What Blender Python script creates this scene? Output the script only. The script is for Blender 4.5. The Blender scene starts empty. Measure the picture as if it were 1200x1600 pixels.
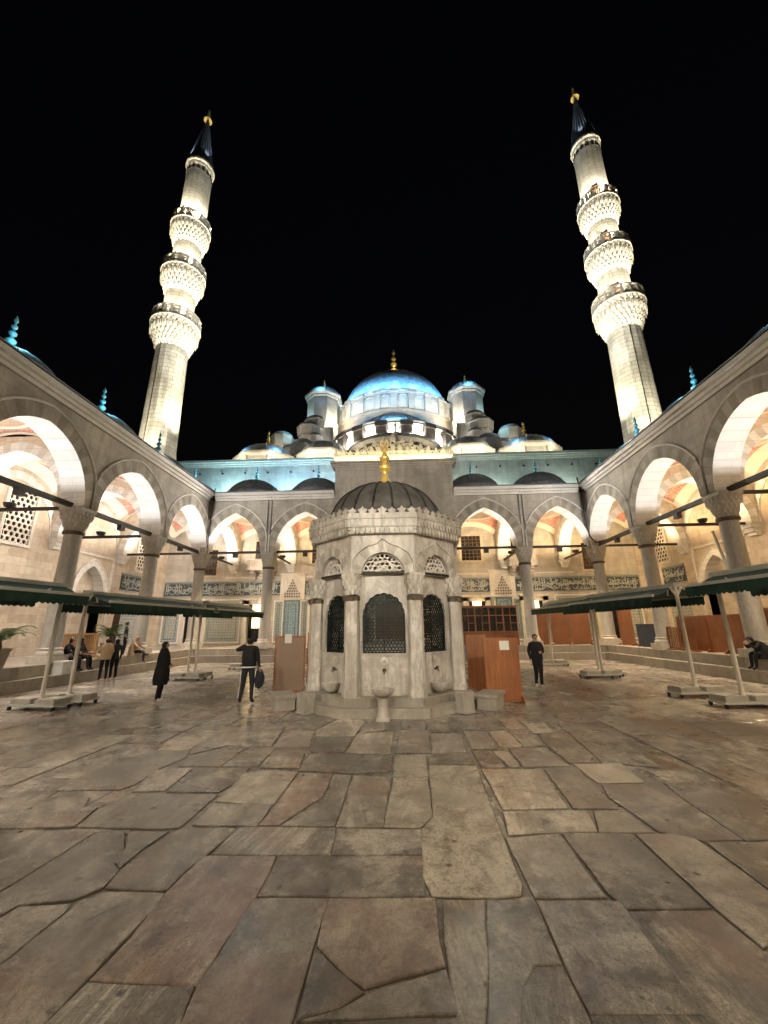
import bpy, bmesh, math, random
from mathutils import Vector, Matrix, Euler
random.seed(7)
PI = math.pi
SC = bpy.context.scene
COL = SC.collection

# ---------------------------------------------------------------- mesh builder
class MB:
    def __init__(s, M=None):
        s.v = []; s.f = []; s.m = []; s.t = []; s.M = M; s.mi = 0; s.tint = (1, 1, 1, 0)
    def add(s, p):
        p = Vector(p)
        if s.M is not None: p = s.M @ p
        s.v.append(p); return len(s.v) - 1
    def face(s, idx, mi=None, tint=None):
        s.f.append(list(idx)); s.m.append(s.mi if mi is None else mi); s.t.append(s.tint if tint is None else tint)
    def poly(s, pts, mi=None, tint=None):
        s.face([s.add(p) for p in pts], mi, tint)
    def box(s, x0, x1, y0, y1, z0, z1, mi=None, tint=None):
        i = [s.add((x, y, z)) for z in (z0, z1) for y in (y0, y1) for x in (x0, x1)]
        for f in ((0, 2, 3, 1), (4, 5, 7, 6), (0, 1, 5, 4), (2, 6, 7, 3), (0, 4, 6, 2), (1, 3, 7, 5)):
            s.face([i[k] for k in f], mi, tint)
    def bar(s, a, b, w, h=None, mi=None, tint=None, up=(0, 0, 1)):
        a = Vector(a); b = Vector(b); h = w if h is None else h
        d = (b - a).normalized(); u = Vector(up)
        if abs(d.dot(u)) > .98: u = Vector((0, 1, 0))
        r = d.cross(u).normalized(); u = r.cross(d).normalized()
        i = [s.add(p + r * (sx * w / 2) + u * (sy * h / 2)) for p in (a, b) for sx, sy in ((-1, -1), (1, -1), (1, 1), (-1, 1))]
        for f in ((0, 3, 2, 1), (4, 5, 6, 7), (0, 1, 5, 4), (1, 2, 6, 5), (2, 3, 7, 6), (3, 0, 4, 7)):
            s.face([i[k] for k in f], mi, tint)
    def loft(s, rings, closed=True, cap0=False, cap1=False, mi=None, tint=None, tintf=None):
        R = [[s.add(p) for p in r] for r in rings]
        n = len(R[0])
        for k in range(len(R) - 1):
            for j in range(n if closed else n - 1):
                j2 = (j + 1) % n
                s.face((R[k][j], R[k][j2], R[k + 1][j2], R[k + 1][j]), mi, tintf(k, j) if tintf else tint)
        if cap0: s.face(R[0][::-1], mi, tint)
        if cap1: s.face(R[-1], mi, tint)
    def lathe(s, prof, n=24, c=(0, 0), a0=0., a1=2 * PI, mi=None, tint=None, cap0=False, cap1=False, rot=0., sq=None, tintf=None):
        full = abs(a1 - a0 - 2 * PI) < 1e-6
        k = n if full else n + 1
        rings = []
        for r, z in prof:
            rr = []
            for j in range(k):
                a = rot + a0 + (a1 - a0) * j / n
                rr.append((c[0] + r * math.cos(a), c[1] + r * math.sin(a), z))
            rings.append(rr)
        s.loft(rings, full, cap0, cap1, mi, tint, tintf)
    def tube(s, pts, r, n=8, mi=None, tint=None, cap=True):
        pts = [Vector(p) for p in pts]; rings = []
        rs = r if isinstance(r, (list, tuple)) else [r] * len(pts)
        for i, p in enumerate(pts):
            d = (pts[min(i + 1, len(pts) - 1)] - pts[max(i - 1, 0)]).normalized()
            u = Vector((0, 0, 1)) if abs(d.z) < .95 else Vector((1, 0, 0))
            x = d.cross(u).normalized(); y = x.cross(d).normalized()
            rings.append([p + (x * math.cos(2 * PI * j / n) + y * math.sin(2 * PI * j / n)) * rs[i] for j in range(n)])
        s.loft(rings, True, cap, cap, mi, tint)
    def prism(s, poly, z0, z1, mi=None, tint=None):      # poly in xy
        n = len(poly)
        lo = [s.add((p[0], p[1], z0)) for p in poly]; hi = [s.add((p[0], p[1], z1)) for p in poly]
        s.face(lo[::-1], mi, tint); s.face(hi, mi, tint)
        for i in range(n):
            j = (i + 1) % n; s.face((lo[i], lo[j], hi[j], hi[i]), mi, tint)
    def plate(s, poly, y0, y1, mi=None, tint=None):      # poly in (x,z), extruded along y
        n = len(poly)
        a = [s.add((p[0], y0, p[1])) for p in poly]; b = [s.add((p[0], y1, p[1])) for p in poly]
        s.face(a, mi, tint); s.face(b[::-1], mi, tint)
        for i in range(n):
            j = (i + 1) % n; s.face((a[j], a[i], b[i], b[j]), mi, tint)
    def mesh(s, name, mats, smooth=None):
        me = bpy.data.meshes.new(name)
        me.from_pydata([tuple(p) for p in s.v], [], s.f)
        for m in mats: me.materials.append(m)
        me.polygons.foreach_set('material_index', s.m)
        at = me.attributes.new('tint', 'FLOAT_COLOR', 'FACE')
        at.data.foreach_set('color', [c for t in s.t for c in t])
        me.validate()
        bm = bmesh.new(); bm.from_mesh(me); bmesh.ops.recalc_face_normals(bm, faces=bm.faces); bm.to_mesh(me); bm.free()
        if smooth is not None:
            me.polygons.foreach_set('use_smooth', [True] * len(me.polygons))
            me.set_sharp_from_angle(angle=math.radians(smooth))
        me.update(); return me
    def build(s, name, mats, parent=None, smooth=None, loc=None, rotz=0.):
        if not isinstance(mats, (list, tuple)): mats = [mats]
        return link(name, s.mesh(name, mats, smooth), parent, loc, rotz)

def link(name, me, parent=None, loc=None, rotz=0.):
    o = bpy.data.objects.new(name, me); COL.objects.link(o)
    if loc is not None: o.location = loc
    o.rotation_euler.z = rotz
    if parent is not None: o.parent = parent
    return o

def thing(name, label, cat, loc=(0, 0, 0), rotz=0., group=None, kind=None):
    o = bpy.data.objects.new(name, None); COL.objects.link(o); o.empty_display_size = .3
    o.location = loc; o.rotation_euler.z = rotz
    return tag(o, label, cat, group, kind)

def tag(o, label, cat=None, group=None, kind=None):
    if label: o['label'] = label
    if cat: o['category'] = cat
    if group: o['group'] = group
    if kind: o['kind'] = kind
    return o

def dup(o, parent=None):
    c = o.copy(); COL.objects.link(c)
    if parent is not None: c.parent = parent
    for ch in list(o.children): dup(ch, c)
    return c

# ---------------------------------------------------------------- materials
class NT:
    def __init__(s, name):
        s.mat = bpy.data.materials.new(name); s.mat.use_nodes = True
        s.t = s.mat.node_tree; s.t.nodes.clear()
        s.out = s.n('ShaderNodeOutputMaterial')
    def n(s, typ, **kw):
        nd = s.t.nodes.new(typ)
        for k, v in kw.items():
            if k[0] == '_': setattr(nd, k[1:], v)
            else:
                key = k.replace('__', ' ')
                s.set(nd.inputs[int(k[1:])] if k[0] == 'i' and k[1:].isdigit() else nd.inputs[key], v)
        return nd
    def set(s, inp, v):
        if isinstance(v, bpy.types.NodeSocket): s.t.links.new(v, inp)
        elif isinstance(v, bpy.types.Node): s.t.links.new(v.outputs[0], inp)
        else:
            if hasattr(inp.default_value, '__len__') and not hasattr(v, '__len__'): v = [v] * len(inp.default_value)
            if hasattr(inp.default_value, '__len__') and len(v) == 3 and len(inp.default_value) == 4: v = (*v, 1)
            inp.default_value = v
    def math(s, op, a, b=0., c=0.):
        nd = s.n('ShaderNodeMath', _operation=op)
        for i, v in enumerate((a, b, c)): s.set(nd.inputs[i], v)
        return nd.outputs[0]
    def mix(s, fac, a, b, blend='MIX'):
        nd = s.n('ShaderNodeMix', _data_type='RGBA', _blend_type=blend)
        s.set(nd.inputs[0], fac); s.set(nd.inputs[6], a); s.set(nd.inputs[7], b)
        return nd.outputs[2]
    def ramp(s, fac, stops, interp='LINEAR'):
        nd = s.n('ShaderNodeValToRGB'); nd.color_ramp.interpolation = interp
        e = nd.color_ramp.elements
        while len(e) < len(stops): e.new(.5)
        for el, (p, c) in zip(e, stops):
            el.position = p; el.color = (c, c, c, 1) if not hasattr(c, '__len__') else (*c, 1)
        s.set(nd.inputs[0], fac); return nd.outputs[0]
    def noise(s, vec, scale, detail=4., rough=.55, dist=0.):
        nd = s.n('ShaderNodeTexNoise', Scale=scale, Detail=detail, Roughness=rough, Distortion=dist)
        if vec is not None: s.set(nd.inputs['Vector'], vec)
        return nd.outputs[0]
    def attr(s, name='tint'):
        return s.n('ShaderNodeAttribute', _attribute_name=name)
    def pos(s): return s.n('ShaderNodeNewGeometry').outputs['Position']
    def obj(s): return s.n('ShaderNodeTexCoord').outputs['Object']
    def sep(s, v):
        nd = s.n('ShaderNodeSeparateXYZ'); s.set(nd.inputs[0], v); return nd.outputs
    def comb(s, x, y, z):
        nd = s.n('ShaderNodeCombineXYZ')
        for i, v in enumerate((x, y, z)): s.set(nd.inputs[i], v)
        return nd.outputs[0]
    def wall_uv(s):
        g = s.n('ShaderNodeNewGeometry'); p = s.sep(g.outputs['Position']); nn = s.sep(g.outputs['True Normal'])
        ax = s.math('ABSOLUTE', nn[0]); ay = s.math('ABSOLUTE', nn[1])
        k = s.math('GREATER_THAN', ax, ay)
        u = s.math('ADD', s.math('MULTIPLY', k, p[1]), s.math('MULTIPLY', s.math('SUBTRACT', 1., k), p[0]))
        return s.comb(u, p[2], 0.)
    def bsdf(s, color, rough=.6, metal=0., bump=None, bstr=.3, bdist=.02, spec=.5, emit=None, estr=0., alpha=None):
        b = s.n('ShaderNodeBsdfPrincipled')
        s.set(b.inputs['Base Color'], color); s.set(b.inputs['Roughness'], rough); s.set(b.inputs['Metallic'], metal)
        s.set(b.inputs['Specular IOR Level'], spec)
        if bump is not None:
            bn = s.n('ShaderNodeBump', Strength=bstr, Distance=bdist); s.set(bn.inputs['Height'], bump)
            s.t.links.new(bn.outputs[0], b.inputs['Normal'])
        if emit is not None:
            s.set(b.inputs['Emission Color'], emit); s.set(b.inputs['Emission Strength'], estr)
        s.t.links.new(b.outputs[0], s.out.inputs[0]); return s.mat

def ashlar(name, c1, c2, mortar, bw=.85, bh=.42, rough=.75, stain=.35, var=.5, msize=.006, bstr=.35):
    n = NT(name); uv = n.wall_uv()
    br = n.n('ShaderNodeTexBrick', Vector=uv, Color1=(0, 0, 0), Color2=(1, 1, 1), Mortar=(.5, .5, .5), Scale=1.)
    br.inputs['Mortar Size'].default_value = msize; br.inputs['Mortar Smooth'].default_value = .3
    br.inputs['Brick Width'].default_value = bw; br.inputs['Row Height'].default_value = bh; br.inputs['Bias'].default_value = 0.
    br.offset = .43
    p = n.pos()
    big = n.noise(p, .55, 5., .6, .4); fine = n.noise(p, 5., 6., .65)
    streak = n.noise(n.n('ShaderNodeMapping', Vector=p, Scale=(2.2, 2.2, .25)).outputs[0], 1.3, 5., .6)
    f = n.math('ADD', n.math('MULTIPLY', br.outputs[0], var), n.math('MULTIPLY', n.ramp(fine, [(.3, 0.), (.7, 1.)]), 1 - var))
    c = n.mix(f, c1, c2)
    c = n.mix(n.math('MULTIPLY', n.ramp(big, [(.38, 1.), (.62, 0.)]), stain), c, [x * .45 for x in c1])
    c = n.mix(n.math('MULTIPLY', n.ramp(streak, [(.45, 0.), (.75, 1.)]), stain * .8), c, [x * .38 for x in c1])
    c = n.mix(br.outputs['Fac'], c, mortar)
    c = n.mix(1., c, n.attr().outputs['Color'], 'MULTIPLY')
    h = n.math('SUBTRACT', n.math('MULTIPLY', fine, .35), n.math('MULTIPLY', br.outputs['Fac'], 1.))
    return n.bsdf(c, rough, bump=h, bstr=bstr, bdist=.015, spec=.3)

def marble(name, base, vein, rough=.45, scale=1., stain=(.16, .13, .10), stainamt=.5, dirty=(.30, .26, .2)):
    n = NT(name); p = n.pos()
    w = n.noise(n.n('ShaderNodeMapping', Vector=p, Scale=(1.1 * scale, 1.1 * scale, .5 * scale), Rotation=(.5, .35, .2)).outputs[0], 2.2, 7., .62, 1.6)
    fine = n.noise(p, 14. * scale, 5., .6)
    big = n.noise(p, 1.4, 5., .6, .5)
    drip = n.noise(n.n('ShaderNodeMapping', Vector=p, Scale=(5., 5., .5)).outputs[0], 1.4, 5., .65)
    c = n.mix(n.ramp(w, [(.40, 0.), (.49, .25), (.535, 1.), (.57, .55), (.64, .1)]), base, vein)
    c = n.mix(n.math('MULTIPLY', n.ramp(big, [(.4, 1.), (.62, 0.)]), stainamt), c, dirty)
    c = n.mix(n.math('MULTIPLY', n.ramp(drip, [(.5, 0.), (.72, 1.)]), stainamt), c, stain)
    c = n.mix(.25, c, n.mix(fine, [x * .55 for x in base], base))
    c = n.mix(1., c, n.attr().outputs['Color'], 'MULTIPLY')
    return n.bsdf(c, rough, bump=n.math('ADD', fine, w), bstr=.18, bdist=.012, spec=.4)

def plain(name, col, rough=.6, metal=0., var=.25, scale=6., spec=.4, bstr=.15):
    n = NT(name); p = n.obj()
    f = n.noise(p, scale, 5., .6); g = n.noise(p, scale * .2, 4., .6)
    k = n.math('ADD', n.math('MULTIPLY', f, .5), n.math('MULTIPLY', g, .5))
    c = n.mix(n.ramp(k, [(.35, 0.), (.65, 1.)]), [x * (1 - var) for x in col], [min(1, x * (1 + var)) for x in col])
    c = n.mix(1., c, n.attr().outputs['Color'], 'MULTIPLY')
    return n.bsdf(c, rough, metal, bump=f, bstr=bstr, bdist=.01, spec=spec)

def emitter(name, col, strength):
    n = NT(name); return n.bsdf((.8, .8, .8), .5, emit=col, estr=strength)

def lead(name, col=(.17, .18, .19), rough=.55):
    n = NT(name); p = n.pos()
    f = n.noise(p, 1.6, 6., .6, .6); fine = n.noise(p, 9., 4., .6)
    drip = n.noise(n.n('ShaderNodeMapping', Vector=p, Scale=(3., 3., .35)).outputs[0], 1.5, 4., .6)
    c = n.mix(n.ramp(f, [(.35, 0.), (.65, 1.)]), [x * .65 for x in col], [x * 1.35 for x in col])
    c = n.mix(n.math('MULTIPLY', n.ramp(drip, [(.5, 0.), (.7, 1.)]), .5), c, [x * 1.8 for x in col])
    return n.bsdf(c, n.ramp(fine, [(.3, rough - .12), (.7, rough + .15)]), .25, bump=n.math('ADD', f, fine), bstr=.25, bdist=.03, spec=.4)

def wood(name, c1, c2, rough=.45, axis=2):
    n = NT(name); p = n.obj()
    sc = [9., 9., 9.]; sc[axis] = .7
    w = n.noise(n.n('ShaderNodeMapping', Vector=p, Scale=sc).outputs[0], 2.4, 6., .65, .8)
    big = n.noise(p, 1.3, 3., .5)
    c = n.mix(n.ramp(w, [(.3, 0.), (.7, 1.)]), c1, c2)
    c = n.mix(n.math('MULTIPLY', n.ramp(big, [(.4, 1.), (.65, 0.)]), .35), c, [x * .5 for x in c1])
    c = n.mix(1., c, n.attr().outputs['Color'], 'MULTIPLY')
    return n.bsdf(c, rough, bump=w, bstr=.12, bdist=.006)

M = {}
M['facade'] = ashlar('facade_limestone', (.36, .325, .275), (.52, .475, .41), (.20, .18, .15), .95, .5, stain=.5, var=.45)
M['mosque'] = ashlar('mosque_limestone', (.40, .37, .32), (.55, .51, .45), (.24, .22, .19), 1., .5, stain=.45, var=.45)
M['inner'] = ashlar('inner_limestone', (.42, .335, .24), (.68, .60, .49), (.33, .27, .20), .8, .4, stain=.32, var=.5, msize=.006)
M['minaret'] = ashlar('minaret_limestone', (.40, .38, .335), (.60, .575, .51), (.15, .14, .12), 1.1, .42, stain=.55, var=.35, msize=.02, bstr=.6)
M['arch'] = ashlar('arch_limestone', (.60, .575, .54), (.72, .70, .66), (.34, .32, .30), 1.4, .3, stain=.22, var=.6, msize=.007)
M['step'] = marble('step_marble', (.42, .385, .33), (.27, .245, .21), .5, .8, stainamt=.45)
M['marble'] = marble('fountain_marble', (.64, .60, .53), (.30, .275, .24), .42, 1., stain=(.12, .10, .075), stainamt=.78)
M['leaddark'] = lead('dark_lead_sheet', (.125, .118, .105))
M['leadrib'] = lead('lead_rib', (.05, .048, .044))
M['column'] = marble('column_marble', (.46, .435, .39), (.33, .31, .275), .4, 1.6, stainamt=.25)
M['capital'] = marble('capital_marble', (.52, .485, .43), (.36, .33, .29), .5, 1.6, stainamt=.45)
M['whitestone'] = marble('white_marble', (.66, .62, .54), (.5, .46, .4), .45, 1., stainamt=.2)
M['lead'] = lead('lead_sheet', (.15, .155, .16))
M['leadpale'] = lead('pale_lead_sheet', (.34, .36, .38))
M['spire'] = lead('spire_lead', (.13, .145, .17), .82)
M['ledge'] = plain('brown_ledge_stone', (.15, .125, .10), .8, 0., .3, 3.)
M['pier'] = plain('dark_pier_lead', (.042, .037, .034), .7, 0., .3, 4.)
M['gold'] = plain('gilded_metal', (.85, .58, .16), .32, .45, .15)
M['cyanlit'] = plain('cyan_lit_copper', (.22, .50, .56), .5, .2, .3, 9.)  # copper whose base colour holds the cyan floodlight on the finials
M['iron'] = plain('dark_iron', (.022, .021, .02), .5, .4, .3, 12.)
M['bronze'] = plain('bronze_band', (.10, .075, .05), .5, .6, .3, 12.)
M['grille'] = plain('dark_green_grille', (.018, .026, .024), .45, .5, .3, 12.)
M['dark'] = plain('dark_interior', (.02, .018, .016), .8)
M['darkwood'] = wood('dark_wood', (.045, .022, .012), (.09, .045, .022))
M['wood'] = wood('orange_wood', (.24, .08, .026), (.42, .165, .06), .42)
M['woodred'] = wood('red_brown_wood', (.20, .075, .03), (.29, .115, .05), .4)
M['woodlight'] = wood('light_wood', (.50, .26, .09), (.62, .35, .14), .5)
M['board'] = plain('beige_board', (.30, .205, .14), .65, 0., .10, 3.)
M['paper'] = plain('notice_paper', (.72, .70, .62), .7, 0., .06, 3.)
M['canvas'] = plain('green_canvas', (.012, .048, .034), .75, 0., .25, 5.)
M['canvasedge'] = plain('pale_awning_metal', (.50, .52, .47), .4, .3, .12)
M['post'] = plain('cream_painted_post', (.62, .57, .48), .4, 0., .1, 3.)
M['concrete'] = plain('concrete_weight', (.36, .33, .28), .85, 0., .25, 7., bstr=.4)
M['rubber'] = plain('black_rubber', (.015, .015, .015), .7)
M['skin'] = plain('skin', (.46, .27, .18), .5, 0., .06)
M['blackcloth'] = plain('black_cloth', (.010, .010, .011), .85, 0., .3, 14.)
M['darkcloth'] = plain('charcoal_cloth', (.022, .021, .024), .85, 0., .3, 14.)
M['navycloth'] = plain('navy_cloth', (.018, .018, .028), .8, 0., .3, 14.)
M['beigecloth'] = plain('beige_cloth', (.38, .26, .155), .85, 0., .15, 12.)
M['greycloth'] = plain('grey_cloth', (.10, .10, .105), .85, 0., .2, 12.)
M['pinkcloth'] = plain('pale_pink_cloth', (.52, .40, .36), .85, 0., .15, 12.)
M['hair'] = plain('black_hair', (.012, .009, .007), .55, 0., .3, 20.)
M['whiteshoe'] = plain('white_shoe', (.72, .70, .66), .5, 0., .06)
M['blackshoe'] = plain('black_shoe', (.012, .012, .012), .45)
M['eye'] = plain('eye_dark', (.02, .015, .012), .3)
M['terracotta'] = plain('stone_planter', (.30, .25, .19), .8, 0., .25, 7.)
M['soil'] = plain('soil', (.05, .035, .02), .95)
M['bluebox'] = plain('slate_blue_board', (.045, .055, .075), .6)
M['lampbox'] = plain('lamp_housing', (.03, .03, .03), .5, .3)
M['warmglass'] = emitter('lit_window_glass', (1., .70, .30), 2.6)
M['lampface'] = emitter('lit_lamp_glass', (1., .93, .82), 25.)
M['mortar'] = plain('dark_joint', (.10, .083, .066), .9)

def leaf_mat():
    n = NT('palm_leaf'); f = n.noise(n.obj(), 8., 3., .5)
    return n.bsdf(n.mix(f, (.035, .06, .018), (.09, .13, .04)), .45)
M['leaf'] = leaf_mat()

def glassdark():
    n = NT('dark_glass'); f = n.noise(n.obj(), 3., 3., .5)
    return n.bsdf(n.mix(f, (.010, .009, .008), (.03, .025, .02)), .12, spec=.6)
M['glass'] = glassdark()

def slab_mat():
    n = NT('courtyard_marble'); a = n.attr(); t = n.sep(a.outputs['Vector']); kind = a.outputs['Alpha']
    p = n.pos()
    ang = n.math('MULTIPLY', n.math('SUBTRACT', t[0], .5), .5)
    off = n.comb(n.math('MULTIPLY', t[1], 37.), n.math('MULTIPLY', t[0], 23.), n.math('MULTIPLY', t[2], 11.))
    pr = n.n('ShaderNodeVectorRotate', _rotation_type='Z_AXIS', Vector=p, Angle=ang).outputs[0]
    q = n.n('ShaderNodeVectorMath', _operation='ADD'); n.set(q.inputs[0], pr); n.set(q.inputs[1], off); q = q.outputs[0]
    st = n.noise(n.n('ShaderNodeMapping', Vector=q, Scale=(11., .7, 1.)).outputs[0], 1.1, 5., .7, .15)
    cl = n.noise(n.n('ShaderNodeMapping', Vector=q, Scale=(1.5, 1., 1.)).outputs[0], 1.3, 8., .68, .5)
    cl2 = n.noise(q, 3.6, 7., .72, .4); fine = n.noise(q, 30., 5., .72); wear = n.noise(p, .5, 5., .62, .2)
    blot2 = n.noise(q, 5.5, 6., .75, .1); grit = n.noise(p, 80., 3., .7)
    vein = n.noise(n.n('ShaderNodeMapping', Vector=q, Scale=(2.6, 1.2, 1.)).outputs[0], .9, 8., .74, .9)
    base = n.ramp(kind, [(0., (.37, .335, .285)), (.165, (.28, .255, .22)), (.33, (.47, .425, .355)), (.495, (.45, .405, .335)), (.66, (.39, .295, .235)), (.825, (.24, .215, .185)), (.985, (.66, .58, .455))], 'CONSTANT')
    lite = n.mix(.72, base, (.80, .72, .58)); dark = n.mix(.74, base, (.075, .062, .05))
    isst = n.math('MULTIPLY', n.math('GREATER_THAN', kind, .5), n.math('LESS_THAN', kind, .6))
    c = n.mix(n.ramp(cl, [(.37, .9), (.495, 0.)]), base, lite)
    c = n.mix(n.ramp(cl, [(.505, 0.), (.60, .80)]), c, dark)
    c = n.mix(n.ramp(cl2, [(.52, 0.), (.60, .62)]), c, dark)
    c = n.mix(n.ramp(cl2, [(.38, .6), (.46, 0.)]), c, lite)
    c = n.mix(n.ramp(vein, [(.485, 0.), (.50, .55), (.515, 0.)]), c, (.10, .08, .065))
    amt = n.math('MAXIMUM', n.math('MULTIPLY', isst, .95), n.ramp(t[2], [(.45, .10), (.85, .7)]))
    c = n.mix(n.math('MULTIPLY', n.ramp(st, [(.46, 0.), (.51, .9), (.55, .25), (.60, 1.), (.68, .5)]), amt), c, dark)
    c = n.mix(n.math('MULTIPLY', n.ramp(blot2, [(.56, 0.), (.64, 1.)]), n.ramp(cl, [(.46, 0.), (.56, .8)])), c, (.07, .052, .04))
    c = n.mix(n.math('MULTIPLY', n.ramp(fine, [(.55, 0.), (.63, 1.)]), .6), c, (.08, .06, .047))
    c = n.mix(n.math('MULTIPLY', n.ramp(grit, [(.40, 0.), (.58, 1.)]), .42), c, dark)
    c = n.mix(n.ramp(wear, [(.46, 0.), (.60, .50)]), c, dark)
    rust = n.noise(q, .8, 5., .6, .3); c = n.mix(n.ramp(rust, [(.54, 0.), (.68, .45)]), c, (.30, .17, .11))
    vor = n.n('ShaderNodeTexVoronoi', Scale=3.1, Vector=q)
    pit = n.math('MULTIPLY', n.ramp(vor.outputs[0], [(.05, 1.), (.12, 0.)]), n.ramp(blot2, [(.42, 0.), (.52, 1.)]))
    c = n.mix(n.math('MULTIPLY', pit, .85), c, (.035, .026, .02))
    c = n.mix(1., c, n.comb(*[n.math('ADD', .80, n.math('MULTIPLY', t[1], .38))] * 3), 'MULTIPLY')
    rough = n.math('ADD', n.ramp(wear, [(.35, .07), (.62, .24)]), n.math('MULTIPLY', blot2, .20))
    h = n.math('ADD', n.math('MULTIPLY', cl, 2.2), n.math('ADD', n.math('MULTIPLY', fine, .45), n.math('SUBTRACT', n.math('MULTIPLY', st, .35), n.math('MULTIPLY', pit, 1.4))))
    return n.bsdf(c, rough, bump=h, bstr=.20, bdist=.010, spec=.6)
M['slab'] = slab_mat()

def vault_mat():
    # painted plaster: local x,y measured from the bay centre
    n = NT('painted_vault'); o = n.sep(n.obj())
    r = n.math('SQRT', n.math('ADD', n.math('MULTIPLY', o[0], o[0]), n.math('MULTIPLY', o[1], o[1])))
    ax = n.math('ABSOLUTE', o[0]); ay = n.math('ABSOLUTE', o[1])
    plaster = n.mix(n.noise(n.obj(), 1.6, 4., .6), (.70, .60, .48), (.80, .72, .60))
    vor = n.n('ShaderNodeTexVoronoi', Scale=7.5, _feature='DISTANCE_TO_EDGE', Vector=n.obj())
    vor2 = n.n('ShaderNodeTexVoronoi', Scale=10., Vector=n.obj())
    orn = n.math('MAXIMUM', n.ramp(vor.outputs[0], [(.03, 1.), (.06, 0.)]), n.ramp(vor2.outputs[0], [(.16, 1.), (.24, 0.)]))
    red = n.mix(orn, (.50, .15, .105), (.74, .58, .47))
    m1 = n.math('GREATER_THAN', r, 2.08)
    inx = n.math('LESS_THAN', ax, 2.10); iny = n.math('LESS_THAN', ay, 2.22)
    pen = n.math('MULTIPLY', m1, n.math('MULTIPLY', inx, iny))
    pen_in = n.math('MULTIPLY', n.math('GREATER_THAN', r, 2.13), n.math('MULTIPLY', n.math('LESS_THAN', ax, 2.04), n.math('LESS_THAN', ay, 2.16)))
    c = n.mix(pen, plaster, (.40, .30, .26)); c = n.mix(pen_in, c, red)
    # dome: ring mouldings, a peach band, a ring of red ornament
    rz = o[2]
    band = n.math('LESS_THAN', r, 2.06)
    z = rz
    pe = n.ramp(n.math('DIVIDE', r, 2.2), [(0., (.50, .14, .10)), (.16, (.74, .62, .48)), (.30, (.62, .34, .22)), (.36, (.76, .66, .52)), (.66, (.78, .68, .55)), (.74, (.60, .36, .26)), (.80, (.74, .60, .46)), (.95, (.60, .52, .44)), (1., (.76, .68, .56))], 'CONSTANT')
    k = n.math('MULTIPLY', n.math('GREATER_THAN', r, 1.62), n.math('LESS_THAN', r, 1.76))
    pe = n.mix(n.math('MULTIPLY', k, orn), pe, (.45, .12, .09))
    c = n.mix(band, c, pe)
    c = n.mix(n.math('MULTIPLY', n.ramp(n.noise(n.obj(), 3., 5., .6), [(.5, 0.), (.75, 1.)]), .2), c, (.42, .35, .27))
    return n.bsdf(c, .7, bump=n.noise(n.obj(), 12., 3., .5), bstr=.08)
M['vault'] = vault_mat()

def tile_mat(name, ground, fig, fig2, scale):
    n = NT(name); uv = n.wall_uv()
    vor = n.n('ShaderNodeTexVoronoi', Scale=scale, _feature='DISTANCE_TO_EDGE', Vector=uv); vor.inputs['Randomness'].default_value = .35
    v2 = n.n('ShaderNodeTexVoronoi', Scale=scale * 1.9, Vector=uv); v2.inputs['Randomness'].default_value = .3
    br = n.n('ShaderNodeTexBrick', Vector=uv, Color1=(0, 0, 0), Color2=(1, 1, 1), Mortar=(.5, .5, .5), Scale=1.)
    br.offset = 0.; br.inputs['Mortar Size'].default_value = .006; br.inputs['Brick Width'].default_value = .25; br.inputs['Row Height'].default_value = .25
    c = n.mix(n.ramp(vor.outputs[0], [(.05, 1.), (.10, 0.)]), ground, fig)
    c = n.mix(n.ramp(v2.outputs[0], [(.18, 1.), (.26, 0.)]), c, fig2)
    c = n.mix(n.math('MULTIPLY', n.ramp(n.noise(n.pos(), 1.2, 4., .6), [(.4, 0.), (.7, 1.)]), .4), c, [x * .6 for x in ground])
    c = n.mix(br.outputs['Fac'], c, [x * .5 for x in ground])
    return n.bsdf(c, .22, bump=br.outputs['Fac'], bstr=.1, bdist=-.004, spec=.5)
M['tilegrey'] = tile_mat('grey_green_tile', (.38, .39, .36), (.15, .19, .20), (.50, .52, .49), 5.)
M['tileblue'] = tile_mat('blue_tile', (.20, .30, .36), (.45, .55, .58), (.07, .13, .20), 5.)
M['tileband'] = tile_mat('frieze_tile', (.04, .055, .068), (.065, .09, .105), (.03, .042, .055), 6.)
M['script'] = plain('script_glaze', (.40, .41, .38), .35, 0., .2)
M['glaze'] = plain('white_glaze', (.62, .62, .57), .35, 0., .12)
M['tilegreen'] = plain('green_tile_border', (.14, .175, .175), .35, 0., .3)
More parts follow.
